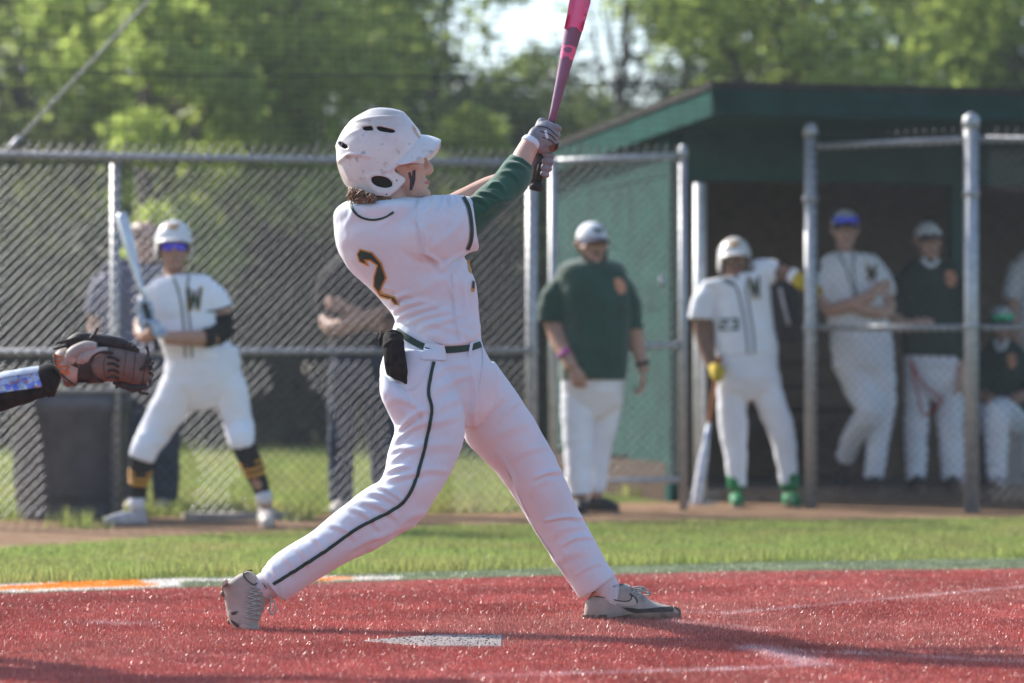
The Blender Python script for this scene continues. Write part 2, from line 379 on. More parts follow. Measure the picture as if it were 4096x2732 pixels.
# rubber crumbs lying on plate and turf
M_CRUMB = mat('rubber_crumb', (.02, .018, .018), rough=.8, var=.2)
mb = MB()
for _ in range(420):
    if random.random() < .8: x, y, z = random.uniform(-.44, -.04), random.uniform(9.68, 10.08), .0165
    else: x, y, z = random.uniform(-1.3, 1.3), random.uniform(8.8, 11.5), .0155
    if z == .0165 and abs(y - 9.88) > (x + .455): continue
    r = random.uniform(.0012, .0028); mb.ell((x, y, z), (r * 1.3, r, r * .7), 5, 4)
tag(obj('rubber_crumbs', mb, M_CRUMB), 'black rubber infill crumbs scattered on the plate and turf', kind='stuff')
# pale flat stone slab lying by the fence foot
mb = MB(); a = P(920, 2078, 18.1); mb.box((a.x, 18.55, .02), (.30, .14, .02), .25); tag(obj('paving_slab', mb, M_SLAB, smooth=False), 'flat pale paving slab lying in the dirt by the fence', 'slab')

# ------------------------------------------------------------------ chain link fences
M_GALV = mat('galvanised_steel', (.42, .425, .44), rough=.48, spec=.5, metal=.5, var=.12, scale=25, bump=.08, bscale=90)
M_WIRE = mat('galvanised_wire', (.095, .095, .105), rough=.40, spec=.5, metal=.9, var=.1, scale=60)
def chainlink(o, du, L, H, z0, pitch=.062, r=.0021):
    """woven diamonds between o and o+du*L from z0 to z0+H, knuckled ends standing above the top"""
    mb = MB(); dn = Vector((du.y, -du.x, 0))
    def wire(a, b, side):
        d = (b - a).normalized(); n1 = dn * r; n2 = d.cross(dn) * r; off = dn * (r * .8 * side); n = 3
        vs_ = []
        for p in (a + off, b + off): vs_ += [p + n1, p + n2, p - n1, p - n2]
        mb.add(vs_, [(0, 1, 5, 4), (1, 2, 6, 5), (2, 3, 7, 6), (3, 0, 4, 7)])
    k = -int(H / pitch) - 1
    while k * pitch < L + H:
        for sgn in (1, -1):
            u0 = k * pitch if sgn == 1 else k * pitch + 0; lo, hi = max(0, -u0 if sgn == 1 else u0 - L), min(H, L - u0 if sgn == 1 else u0)
            if hi - lo > .01: wire(o + du * (u0 + sgn * lo) + Vector((0, 0, z0 + lo)), o + du * (u0 + sgn * hi) + Vector((0, 0, z0 + hi)), sgn)
        k += 1
    u = pitch / 2
    while u < L:                                    # knuckles
        p = o + du * u + Vector((0, 0, z0 + H)); mb.tube([p + Vector((-.006, 0, -.01)), p + Vector((-.002, 0, .016)), p + Vector((.004, 0, .022)), p + Vector((.008, 0, .006))], .0042, n=5); u += pitch
    return mb
def pipe(a, b, r, n=14): return MB().tube([a, b], r, n=n)
def post(parent, x, y, z0, z1, r, cap=True):
    o = obj('post', MB().tube([(x, y, z0), (x, y, z1)], r, n=16), M_GALV, parent)
    if cap:
        mb = MB(); mb.rings([[Vector((x + k * r * math.cos(t * math.pi / 8), y + k * r * math.sin(t * math.pi / 8), z1 + h)) for t in range(16)] for k, h in ((1.16, -.03), (1.18, 0), (1.1, .03), (.75, .052), (.25, .062))]); obj('post_cap', mb, M_GALV, o)
    return o
FTOP = 2.10
fl = thing('chain_link_fence', 'long grey chain link fence behind the on deck hitter and the batter', 'fence', (F0.x, F0.y, 0))
def fp(px_, z):    # fence point under photo column
    k = (px_ - 2048) / F_PX; t = (k * F0.y - F0.x) / (FD.x - k * FD.y); p = F0 + FD * t; return Vector((p.x, p.y, z))
ua, ub = fp(-700, 0), fp(2130, 0)
obj('top_rail', pipe(ua + Vector((0, 0, FTOP)), ub + Vector((0, 0, FTOP)), .024), M_GALV, fl)
obj('middle_rail', pipe(ua + Vector((0, 0, .965)), ub + Vector((0, 0, .985)), .021), M_GALV, fl)
obj('chain_link_mesh', chainlink(ua - FN * -.03, FD, (ub - ua).length, FTOP + .03, .03), M_WIRE, fl)
for px_ in (-640, 462, 1610, 2130):
    p = fp(px_, 0); post(fl, p.x + FN.x * -.02, p.y + .03, -.02, FTOP - .03 if px_ < 2000 else FTOP + .01, .03 if px_ < 2000 else .034, cap=False)
for px_ in (462, 2130):
    p = fp(px_, 0)
    for z in (.98, FTOP - .02): obj('clamp_band', MB().tube([(p.x, p.y + .03, z - .018), (p.x, p.y + .03, z + .018)], .037, n=14), M_GALV, fl)
# gate
gy = 19.9; ga, gb = P(2212, 1507, gy), P(2733, 1507, gy); ga.z = gb.z = 0; gd = (gb - ga).normalized(); gl = (gb - ga).length
gt = thing('fence_gate', 'chain link gate standing open before the green dugout wall', 'gate', (ga.x, ga.y, 0))
for p, z in ((ga, 2.19), (gb, 2.22)): post(gt, p.x, p.y, .0, z, .026, cap=z > 2.2)
for nm, z0, z1 in (('top_rail', 2.17, 2.21), ('middle_rail', 1.0, 1.03), ('bottom_rail', .17, .19)): obj(nm, pipe(ga + Vector((0, 0, z0)), gb + Vector((0, 0, z1)), .022), M_GALV, gt)
obj('chain_link_mesh', chainlink(ga + Vector((0, .03, 0)), gd, gl, 2.085, .17), M_WIRE, gt)
lp = P(2648, 1130, gy - .04); mb = MB(); mb.box(lp, (.018, .012, .03)); mb.tube([lp + Vector((-.012, 0, .03)), lp + Vector((-.012, 0, .055)), lp + Vector((.012, 0, .055)), lp + Vector((.012, 0, .03))], .004, n=6, sub=3); obj('padlock', mb, M_GALV, gt)
# separate steel post at the dugout mouth
pm = P(2800, 1507, 20.62); t_ = thing('steel_post', 'plain pale steel post beside the dugout opening', 'post', (pm.x, pm.y, 0)); mb = MB().tube([(pm.x, pm.y, 0), (pm.x, pm.y, 2.08)], .041, n=16); obj('shaft', mb, mat('pale_steel', (.52, .54, .56), rough=.5, metal=.3, var=.1, scale=20), t_)
obj('base_plate', MB().box((pm.x, pm.y, .008), (.09, .09, .008)), M_GALV, t_, smooth=False)
# right hand fence in front of the dugout
ra, rb = P(3243, 1507, 20.1), P(3886, 1507, 19.55); ra.z = rb.z = 0; rd = (rb - ra).normalized(); 
fr = thing('chain_link_fence', 'chain link fence panels shielding the players inside the dugout', 'fence', (ra.x, ra.y, 0))
post(fr, ra.x, ra.y, 0, 2.37, .040); post(fr, rb.x, rb.y, 0, 2.385, .046); pe = rb + Vector((2.3, .1, 0)); post(fr, pe.x, pe.y, 0, 2.45, .045)
obj('top_rail', pipe(ra + Vector((0, 0, 2.277)), rb + Vector((0, 0, 2.285)), .022), M_GALV, fr); obj('top_rail', pipe(rb + Vector((0, 0, 2.285)), pe + Vector((0, 0, 2.285)), .022), M_GALV, fr)
obj('middle_rail', pipe(ra + Vector((0, 0, 1.14)), rb + Vector((0, 0, 1.13)), .021), M_GALV, fr); obj('middle_rail', pipe(rb + Vector((0, 0, 1.13)), pe + Vector((0, 0, 1.13)), .021), M_GALV, fr)
for q0, q1 in ((ra, rb), (rb, pe)): obj('chain_link_mesh', chainlink(q0 + Vector((0, -.03, 0)), (q1 - q0).normalized(), (q1 - q0).length, 2.265, .07), M_WIRE, fr)
for p in (ra, rb):
    for z in (1.14, 1.95): obj('clamp_band', MB().tube([(p.x, p.y, z - .018), (p.x, p.y, z + .018)], .053, n=14), M_GALV, fr)

# guy cable, backstop netting and its head rope
M_CABLE = mat('wire_rope', (.45, .42, .37), rough=.6, spec=.3, var=.3, scale=120)
c0 = fp(15, FTOP); c1 = c0 + (P(590, 0, 18.35) - P(20, 610, 18.25)) * 2.2
t_ = thing('guy_cable', 'pale twisted guy cable rising from the fence corner', 'cable', c0); mb = MB()
for k in range(3):
    pts = [c0.lerp(c1, i / 80) + Vector((math.cos(i * .9 + k * 2.1) * .005, 0, math.sin(i * .9 + k * 2.1) * .005)) for i in range(81)]; mb.tube(pts, .0052, n=6)
obj('rope', mb, M_CABLE, t_); obj('turnbuckle', MB().tube([c0 + Vector((0, 0, -.02)), c0.lerp(c1, .03), c0.lerp(c1, .05), c0.lerp(c1, .055)], [.012, .02, .02, .008], n=8), M_GALV, t_)
M_NET = mat('black_netting', (.03, .03, .03), rough=.8, var=.1)
nt_ = thing('backstop_net', 'thin dark safety netting hanging above the chain link fence', 'net', (F0.x, F0.y, FTOP)); mb = MB(); n0, n1 = fp(-900, 0) + Vector((0, .25, 0)), fp(5200, 0) + Vector((0, .25, 0)); NL = (n1 - n0).length
def thinbar(mb, a, b, r): d = (b - a).normalized(); n1_ = Vector((0, r, 0)); n2_ = d.cross(Vector((0, 1, 0))).normalized() * r; mb.add([a + n1_, a + n2_, a - n1_, a - n2_, b + n1_, b + n2_, b - n1_, b - n2_], [(0, 1, 5, 4), (1, 2, 6, 5), (2, 3, 7, 6), (3, 0, 4, 7)])
for i in range(int(NL / .045)): q = n0 + FD * (i * .045); thinbar(mb, q + Vector((0, 0, 2.14)), q + Vector((random.uniform(-.01, .01), 0, 5.0)), .0010)
for j in range(64): thinbar(mb, n0 + Vector((0, 0, 2.14 + j * .045)), n1 + Vector((0, 0, 2.14 + j * .045)), .0013)
obj('netting', mb, M_NET, nt_, smooth=False)
hz = P(1955, 315, n0.lerp(n1, .4).y).z
pts = [n0.lerp(n1, i / 20) + Vector((0, -.02, hz + .01 * math.sin(i))) for i in range(21)]; obj('net_rope', MB().tube(pts, .005, n=6), M_NET, nt_)
for px_ in (65, 500, 1955, 2583):
    q = fp(px_, hz) + Vector((0, .22, 0)); mb = MB(); pts = [q + Vector((math.cos(a * .6283) * .016, 0, math.sin(a * .6283) * .016)) for a in range(11)]; obj('ring', mb.tube(pts, .004, n=6), M_GALV, nt_)

# ------------------------------------------------------------------ dugout
M_TEAL = mat('teal_paint', (.008, .060, .052), rough=.85, spec=.08, var=.18, scale=5, patch=[((.015, .065, .055), 2.2, .52, .7, .4), ((.07, .07, .06), 14, .62, .72, .3)])
M_TEALD = mat('dark_teal_paint', (.012, .075, .065), rough=.6, spec=.3, var=.15, scale=5)
M_WOOD = mat('weathered_board', (.27, .19, .14), rough=.8, spec=.15, var=.25, scale=14, stretch=(1, 1, 9), bump=.4, bscale=40)
M_ROOF = mat('roof_shingle', (.05, .047, .045), rough=.9, spec=.1, var=.3, scale=20, bump=.5, bscale=80)
DC = P(2694, 1507, 21.25); DC.z = 0; fw, rt = FN, FD
def D(r, f, z): v = DC + rt * r + fw * f; return Vector((v.x, v.y, z))
AX = (rt, -fw, Vector((0, 0, 1)))
def dbox(mb, r0, r1, f0, f1, z0, z1): mb.box(D((r0 + r1) / 2, (f0 + f1) / 2, (z0 + z1) / 2), (abs(r1 - r0) / 2, abs(f1 - f0) / 2, (z1 - z0) / 2), ax=AX); return mb
DW, DD, OV = 6.2, 3.0, 1.32
dg_ = thing('dugout', 'teal painted baseball dugout with low flat roof and dark open front', 'dugout', D(0, 0, 0))
# end wall of plywood sheets
for i in range(3): obj('wall_panel', dbox(MB(), -.02, .03, -i * 1.0 - .004, -(i + 1) * 1.0 + .004, .28 if i else .26, 1.28), M_TEAL, dg_, smooth=False)
for i in range(3): obj('wall_panel', dbox(MB(), -.017, .03, -i * 1.0 - .004, -(i + 1) * 1.0 + .004, 1.287, 2.17), M_TEAL, dg_, smooth=False)
for i in range(3): obj('wall_panel', dbox(MB(), -.021, .03, -i * 1.0 - .004, -(i + 1) * 1.0 + .004, 2.177, 2.475 - i * .03), M_TEAL, dg_, smooth=False)
obj('foundation_board', dbox(MB(), -.03, .03, .02, -3.0, .0, .255), mat('dark_base_board', (.085, .055, .04), rough=.85, spec=.1, var=.25, scale=12, stretch=(1, 1, 6), bump=.3, bscale=40), dg_, smooth=False)
obj('corner_post', dbox(MB(), -.035, .06, -.07, .035, 0, 2.47), M_TEAL, dg_, smooth=False)
for i in range(7): obj('back_board', dbox(MB(), .032, DW, -DD, -DD - .03, .02 + i * .305, .02 + i * .305 + .298), M_WOOD, dg_, smooth=False)
obj('back_wall', dbox(MB(), .0, DW, -DD - .034, -DD - .08, 0, 2.45), M_WOOD, dg_, smooth=False)
obj('far_wall', dbox(MB(), DW, DW + .06, 0, -DD - .1, 0, 2.43), M_TEAL, dg_, smooth=False)
obj('header_board', dbox(MB(), .062, DW, -.05, .0, 2.14, 2.465), M_TEALD, dg_, smooth=False)
for i in range(1, 4): obj('roof_post', dbox(MB(), i * 1.9 + .1, i * 1.9 + .19, -.14, -.05, .08, 2.138), M_TEALD, dg_, smooth=False)
# roof slab with slight fall to the back
def slab(z0f, z0b, t, r0, r1, f0, f1):
    vs_ = [D(r, f, z) for r in (r0, r1) for (f, z) in ((f0, z0f), (f1, z0b), (f1, z0b + t), (f0, z0f + t))]
    return MB().add(vs_, [(0, 1, 2, 3), (4, 7, 6, 5), (0, 4, 5, 1), (1, 5, 6, 2), (2, 6, 7, 3), (3, 7, 4, 0)])
rf = obj('roof', slab(2.632, 2.50, .045, -.16, DW + .2, OV + .02, -DD - .35), M_ROOF, dg_, smooth=False)
obj('soffit', slab(2.475, 2.42, .04, -.11, DW + .1, OV - .035, -DD - .2), M_TEALD, dg_, smooth=False)
obj('fascia', dbox(MB(), -.14, DW + .15, OV - .03, OV, 2.47, 2.63), M_TEAL, dg_, smooth=False)
obj('fascia_trim', dbox(MB(), -.15, DW + .15, OV + .001, OV + .012, 2.565, 2.631), M_TEAL, dg_, smooth=False)
obj('rake_board', slab(2.465, 2.335, .165, -.145, -.112, OV - .031, -DD - .3), M_TEAL, dg_, smooth=False)
obj('floor_slab', dbox(MB(), .04, DW, -DD, .12, -.05, .08), M_SLAB, dg_, smooth=False)
obj('kerb_board', dbox(MB(), .3, DW, .123, .17, -.02, .085), M_WOOD, dg_, smooth=False)
bn = thing('bench', 'long brown wooden bench along the dugout back wall', 'bench', D(3, -2.5, .08))
for i in range(3): obj('seat_plank', dbox(MB(), .5, DW - .3, -2.15 - i * .15, -2.29 - i * .15, .50, .54), M_WOOD, bn, smooth=False)
for i in range(3): obj('back_plank', dbox(MB(), .5, DW - .3, -2.66, -2.69, .60 + i * .17, .75 + i * .17), M_WOOD, bn, smooth=False)
for i in range(4): obj('leg', dbox(MB(), .7 + i * 1.6, .78 + i * 1.6, -2.18, -2.64, .08, .50), M_WOOD, bn, smooth=False)
for i in range(4): obj('back_support', dbox(MB(), .7 + i * 1.6, .78 + i * 1.6, -2.60, -2.655, .50, 1.10), M_WOOD, bn, smooth=False)

# ------------------------------------------------------------------ rubbish barrel
M_BIN = mat('bin_plastic', (.085, .09, .11), rough=.5, spec=.4, var=.15, scale=9)
M_BINRIM = mat('bin_rim', (.20, .20, .19), rough=.6, spec=.3, var=.2, scale=30)
bc = P(280, 1507, 18.62); tb = thing('rubbish_barrel', 'large dark plastic rubbish barrel behind the fence', 'barrel', (bc.x, bc.y, 0)); mb = MB()
prof = [(.27, 0), (.275, .03), (.285, .2), (.292, .205), (.296, .40), (.302, .405), (.306, .6), (.318, .605), (.322, .72), (.305, .722), (.28, .1)]
prof = [(a * 1.12, b * 1.03) for a, b in prof]
mb.rings([[Vector((bc.x + r * math.cos(2 * math.pi * t / 32), bc.y + r * math.sin(2 * math.pi * t / 32), z)) for t in range(32)] for r, z in prof]); obj('shell', mb, M_BIN, tb)
obj('rim', MB().tube([(bc.x + .364 * math.cos(2 * math.pi * t / 32), bc.y + .364 * math.sin(2 * math.pi * t / 32), .745) for t in range(33)], .013, n=8), M_BINRIM, tb)
for s in (-1, 1): obj('handle', MB().tube([(bc.x + s * .35, bc.y - .06, .62), (bc.x + s * .41, bc.y - .05, .63), (bc.x + s * .41, bc.y + .05, .63), (bc.x + s * .35, bc.y + .06, .62)], .013, n=8, sub=3), M_BIN, tb)

# ------------------------------------------------------------------ trees
M_BARK = mat('bark', (.11, .09, .075), rough=.95, spec=.05, var=.3, scale=6, stretch=(1, 1, .25), bump=.8, bscale=25)
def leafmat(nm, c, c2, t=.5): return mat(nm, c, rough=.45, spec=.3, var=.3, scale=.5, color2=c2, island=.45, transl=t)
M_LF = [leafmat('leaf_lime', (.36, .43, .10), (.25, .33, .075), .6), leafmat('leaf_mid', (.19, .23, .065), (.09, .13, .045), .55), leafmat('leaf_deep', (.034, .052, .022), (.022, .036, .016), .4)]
def leaves(centers, radii, per, size):
    c = np.repeat(np.array(centers), per, axis=0); r = np.repeat(np.array(radii), per)
    n = len(c); d = rng.normal(size=(n, 3)); d /= np.linalg.norm(d, axis=1)[:, None]; rad = r * rng.uniform(.25, 1.05, n) ** .6
    p = c + d * rad[:, None] * np.array([1, 1, .72]); a = rng.normal(size=(n, 3)); a[:, 2] *= .6; a /= np.linalg.norm(a, axis=1)[:, None]
    b = np.cross(a, rng.normal(size=(n, 3))); b /= np.linalg.norm(b, axis=1)[:, None]; s = size * rng.uniform(.6, 1.3, n)[:, None]
    V = np.stack([p - a * s, p + b * s * .5, p + a * s, p - b * s * .5], 1).reshape(-1, 3); return V, np.arange(4 * n).reshape(n, 4)
def tree(label, x, y, H, z0, rx, ry, mi, nclump, per, size, lean=0., name='leafy_tree', group='trees of the wood behind the fence', holes=None, trunk=.16, cr=(.55, 1.0)):
    t = thing(name, label, 'tree', (x, y, 0), group); mb = MB(); n = 7; tp = [Vector((x + lean * (i / n) ** 1.5 + random.uniform(-.08, .08) * (i > 0), y + random.uniform(-.08, .08) * (i > 0), H * .88 * i / n)) for i in range(n + 1)]
    tr = [trunk * (1.35 if i == 0 else 1 - .85 * i / n) for i in range(n + 1)]; tr_o = MB().tube(tp, tr, n=10, sub=3)
    C, Rd = [], []
    for _ in range(nclump):
        while True:
            u = np.array([random.uniform(-1, 1) for _ in range(3)])
            if (u ** 2).sum() > 1 or (u ** 2).sum() < .12: continue
            c = Vector((x + lean * .6 + u[0] * rx, y + u[1] * ry, (z0 + H) / 2 + u[2] * (H - z0) / 2))
            if holes and holes(c): continue
            break
        C.append(c); Rd.append(random.uniform(*cr))
    for i in range(0, len(C), max(1, len(C) // 14)):
        h = max(.15, min(.9, (C[i].z * .62) / (H * .88))); k = h * n; a = tp[int(k)].lerp(tp[min(n, int(k) + 1)], k - int(k)); mid = a.lerp(C[i], .5) + Vector((0, 0, .12))
        tr_o.tube([a, mid, C[i]], [trunk * .42 * (1 - h * .6), trunk * .24 * (1 - h * .5), .018], n=7, sub=3)
    obj('trunk', tr_o, M_BARK, t); V, Fc = leaves([tuple(c) for c in C], Rd, per, size); obj('crown', npmesh('crown', V, Fc), M_LF[mi], t, smooth=False); return t
gap = lambda c: (c.z - CAM_H) * F_PX / c.y > 1507 - 430 and 1800 < 2048 + c.x * F_PX / c.y < 2720
tree('broad lime green sunlit tree, brightest and widest behind the batter', -2.5, 37, 8.2, 1.9, 3.0, 2.0, 0, 75, 300, .085, cr=(.5, .95), holes=gap)
tree('lime green tree with low hanging boughs left of the batter', -3.9, 33.5, 5.2, 1.5, 1.0, .9, 0, 24, 240, .075, cr=(.3, .55), holes=lambda c: 2048 + c.x * F_PX / c.y < 560)
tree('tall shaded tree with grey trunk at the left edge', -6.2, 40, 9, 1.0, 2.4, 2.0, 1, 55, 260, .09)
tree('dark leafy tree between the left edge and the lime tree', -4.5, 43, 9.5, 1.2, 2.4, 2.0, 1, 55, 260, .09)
tree('small mid green tree under the sky gap beside the bat', .25, 41, 4.7, .8, 1.7, 1.5, 1, 45, 240, .085, cr=(.4, .75), holes=gap)
tree('slim tree with bare leaning trunk in the sky gap', 1.2, 43, 8.5, 3.6, 1.4, 1.4, 0, 12, 90, .08, lean=.5, trunk=.11, cr=(.3, .6), name='slim_tree')
tree('thin airy tree with sparse leaves left of the bat', -.9, 45, 9, 3.4, 1.5, 1.4, 0, 18, 110, .085, lean=-.5, trunk=.10, cr=(.35, .7), name='slim_tree')
tree('bright lime tree above the dugout roof corner', 3.1, 36, 7.2, 2.2, 1.9, 1.6, 0, 50, 250, .08, cr=(.4, .8), holes=gap)
tree('rounded deep green tree above the dugout roof', 4.9, 40, 8.5, 1.5, 1.9, 1.7, 1, 50, 260, .085)
tree('sunlit tree at the right edge above the dugout', 6.7, 38, 8, 2.0, 1.7, 1.6, 0, 45, 250, .085)
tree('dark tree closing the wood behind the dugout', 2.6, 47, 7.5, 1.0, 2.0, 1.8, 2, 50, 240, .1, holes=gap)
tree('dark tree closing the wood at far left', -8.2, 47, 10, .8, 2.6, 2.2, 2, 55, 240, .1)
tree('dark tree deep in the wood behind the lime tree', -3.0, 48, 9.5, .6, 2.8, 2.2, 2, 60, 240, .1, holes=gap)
def bush(label, x, y, h, rx, mi=2):
    t = thing('undergrowth_bush', label, 'bush', (x, y, 0), 'shrubs at the wood edge'); C, Rd = [], []; st = MB()
    for _ in range(26): C.append((x + random.uniform(-1, 1) * rx, y + random.uniform(-.7, .7), random.uniform(.1, 1) * h)); Rd.append(random.uniform(.3, .55))
    for c in C[::4]: st.tube([(x + (c[0] - x) * .3, y, 0), ((x + c[0]) / 2, y, c[2] * .5), c], [.03, .02, .008], n=6, sub=2)
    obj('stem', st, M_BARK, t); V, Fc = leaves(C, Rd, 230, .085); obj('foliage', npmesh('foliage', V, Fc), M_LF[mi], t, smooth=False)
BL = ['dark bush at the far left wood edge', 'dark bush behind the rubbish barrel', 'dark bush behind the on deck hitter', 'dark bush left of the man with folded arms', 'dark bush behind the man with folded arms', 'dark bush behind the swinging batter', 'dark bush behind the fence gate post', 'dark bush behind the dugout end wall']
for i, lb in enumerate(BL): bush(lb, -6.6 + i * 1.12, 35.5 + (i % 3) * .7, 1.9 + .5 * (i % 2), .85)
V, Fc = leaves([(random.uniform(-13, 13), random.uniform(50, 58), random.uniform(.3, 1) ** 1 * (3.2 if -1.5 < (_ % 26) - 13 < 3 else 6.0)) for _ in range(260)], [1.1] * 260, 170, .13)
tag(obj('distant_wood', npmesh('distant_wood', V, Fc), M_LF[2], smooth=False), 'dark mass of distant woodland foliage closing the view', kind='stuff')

# ------------------------------------------------------------------ thin haze volume added to imitate a backlit lens veil
hz_m = bpy.data.materials.new('veil_haze'); hz_m.use_nodes = True; hn = hz_m.node_tree; hn.nodes.clear()
pv = hn.nodes.new('ShaderNodeVolumePrincipled'); pv.inputs['Color'].default_value = (.84, .92, 1, 1); pv.inputs['Density'].default_value = .001; pv.inputs['Anisotropy'].default_value = .25
ho = hn.nodes.new('ShaderNodeOutputMaterial'); hn.links.new(pv.outputs[0], ho.inputs['Volume'])
tag(obj('haze', MB().box((0, 110, 6.5), (162, 152, 7.5)), hz_m, smooth=False), 'thin haze added for a backlit veil', kind='stuff')
# ------------------------------------------------------------------ people: materials
M_SKIN = mat('skin_fair', (.56, .34, .26), rough=.5, spec=.35, var=.06, scale=25, bump=.06, bscale=300, patch=[((.55, .25, .19), 18, .5, .75, .3)])
M_SKIN2 = mat('skin_brown', (.20, .105, .07), rough=.5, spec=.35, var=.08, scale=25)
M_SKIN3 = mat('skin_tan', (.40, .22, .155), rough=.5, spec=.35, var=.07, scale=25)
M_WHITE = mat('white_jersey', (.635, .69, .775), rough=.8, spec=.15, var=.03, scale=5, bump=.12, bscale=900, sheen=.25)
M_PANTS = mat('white_pants', (.63, .68, .76), rough=.82, spec=.12, var=.035, scale=6, bump=.14, bscale=800, sheen=.2, patch=[((.62, .55, .50), 5, .58, .78, .35)])
M_DGREEN = mat('dark_green_trim', (.016, .045, .035), rough=.65, spec=.3, var=.1)
M_GREEN = mat('green_sleeve', (.012, .085, .05), rough=.75, spec=.2, var=.12, scale=12, bump=.1, bscale=700, sheen=.3)
M_GOLD = mat('gold_trim', (.55, .27, .04), rough=.6, var=.1)
M_BLACK = mat('black_cloth', (.018, .016, .016), rough=.85, spec=.15, var=.3, scale=40, bump=.4, bscale=260)
M_HELM = mat('white_helmet', (.66, .65, .66), rough=.3, spec=.5, var=.04, scale=8, coat=.25, patch=[((.22, .12, .08), 26, .58, .68, .6), ((.42, .31, .23), 7, .50, .72, .5), ((.10, .14, .12), 60, .68, .72, .5)])
M_DARKIN = mat('helmet_lining', (.03, .025, .028), rough=.9, var=.2)
M_HAIR = mat('brown_hair', (.24, .13, .07), rough=.45, spec=.4, var=.35, scale=60, island=.4)
M_HAIRD = mat('dark_hair', (.03, .02, .016), rough=.5, spec=.3, var=.3, scale=60, island=.3)
M_SHOE = mat('tan_shoe_knit', (.40, .36, .32), rough=.8, spec=.15, var=.08, scale=20, bump=.35, bscale=420, patch=[((.30, .22, .17), 14, .55, .75, .5)])
M_SHOELT = mat('shoe_panel', (.50, .44, .39), rough=.5, spec=.35, var=.08, scale=18)
M_SHOEDK = mat('shoe_dark_rand', (.065, .055, .05), rough=.6, spec=.3, var=.25, scale=30)
M_SOLE = mat('shoe_sole', (.26, .19, .145), rough=.6, spec=.3, var=.35, scale=16)
M_LACE = mat('grey_lace', (.40, .43, .41), rough=.85, var=.15, scale=80)
M_SOCK = mat('white_sock', (.66, .63, .66), rough=.9, spec=.1, var=.05, scale=30, bump=.6, bscale=260, stretch=(3, 3, .4))
M_GLOVE = mat('grey_batting_glove', (.23, .22, .25), rough=.55, spec=.35, var=.15, scale=30, bump=.2, bscale=200)
M_GLOVET = mat('tan_glove_leather', (.20, .10, .065), rough=.6, spec=.3, var=.25, scale=25)
M_EYE = mat('eye_white', (.7, .68, .66), rough=.25, spec=.5, var=.02)
M_IRIS = mat('eye_iris', (.03, .02, .015), rough=.2, spec=.5, var=.02)
M_LIP = mat('lips', (.42, .17, .15), rough=.5, var=.08)
M_PAINT = mat('eye_black', (.055, .045, .055), rough=.7, var=.25, scale=60)

# ------------------------------------------------------------------ anatomy
HEAD = [(-.02, .10, .22, .02), (.0, .15, .35, .06), (.07, .20, .41, -.02), (.14, .235, .405, -.10), (.22, .265, .395, -.20), (.34, .30, .40, -.32), (.45, .318, .385, -.385), (.52, .325, .38, -.41),
        (.60, .335, .405, -.435), (.68, .338, .405, -.445), (.78, .325, .37, -.43), (.87, .28, .29, -.36), (.95, .19, .17, -.24), (1.0, .07, .03, -.09)]
def headmat(c, h, yaw, pitch=0., roll=0.):
    """c chin-level point under the skull centre, h chin-to-crown, yaw 0 faces the camera, + turns to the picture's right"""
    return Matrix.Translation(c) @ Matrix.Rotation(yaw, 4, 'Z') @ Matrix.Rotation(pitch, 4, 'X') @ Matrix.Rotation(roll, 4, 'Y') @ Matrix.Scale(h, 4)
def LP(M, x, y, z): return M @ Vector((x, -y, z))      # local: x lateral, y forward, z up
def head_shell(mb, M, n=22):
    rows = catmull(HEAD, 3); rings = []
    for z, w, f, b in rows:
        rings.append([LP(M, w * abs(math.sin(t)) ** .9 * math.copysign(1, math.sin(t)), (f + b) / 2 + (f - b) / 2 * math.cos(t), z) for t in [2 * math.pi * j / n for j in range(n)]])
    mb.rings(rings)
    def tb(pts, r, flat=1.): mb.tube([LP(M, *p) for p in pts], [k * M.median_scale for k in r], n=8, flat=flat, sub=3)
    tb([(0, .36, .60), (0, .405, .52), (0, .45, .43), (0, .475, .375), (0, .43, .335), (0, .36, .33)], [.035, .042, .052, .058, .048, .03])
    for s in (-1, 1):
        tb([(s * .02, .40, .36), (s * .055, .41, .36), (s * .07, .38, .37)], [.03, .036, .02])
        tb([(s * .04, .385, .60), (s * .15, .375, .615), (s * .25, .29, .59)], [.03, .034, .025])            # brow ridge
        tb([(s * .14, .32, .42), (s * .22, .27, .41), (s * .28, .14, .42)], [.05, .06, .04])                # cheek bone
        tb([(s * .325, .0, .36), (s * .36, -.06, .44), (s * .375, -.09, .54), (s * .345, -.02, .58)], [.03, .045, .05, .03])   # ear
    tb([(-.12, .355, .205), (-.05, .405, .215), (.05, .405, .215), (.12, .355, .205)], [.02, .035, .035, .02])
    tb([(-.10, .36, .165), (0, .415, .16), (.10, .36, .165)], [.02, .04, .02])
    tb([(-.09, .34, .05), (0, .405, .045), (.09, .34, .05)], [.05, .07, .05])
def face_parts(body, M, brow=None, lips=True):
    k = M.median_scale
    for s in (-1, 1):
        c = LP(M, s * .145, .345, .515); e = obj('eye', MB().ell(c, (.05 * k, .05 * k, .034 * k)), M_EYE, body); d = (LP(M, 0, 1, 0) - LP(M, 0, 0, 0)).normalized()
        obj('iris', MB().ell(c + d * .036 * k, (.02 * k, .02 * k, .02 * k), 10, 7), M_IRIS, e)
        if brow: obj('eyebrow', MB().tube([LP(M, s * .06, .41, .585), LP(M, s * .15, .395, .61), LP(M, s * .24, .315, .585)], [.012 * k, .018 * k, .008 * k], n=6, sub=3), brow, body)
    if lips: obj('lips', MB().tube([LP(M, -.11, .375, .19), LP(M, -.05, .425, .2), LP(M, 0, .432, .195), LP(M, .05, .425, .2), LP(M, .11, .375, .19)], [.012 * k, .03 * k, .032 * k, .03 * k, .012 * k], n=8, sub=3), M_LIP, body)

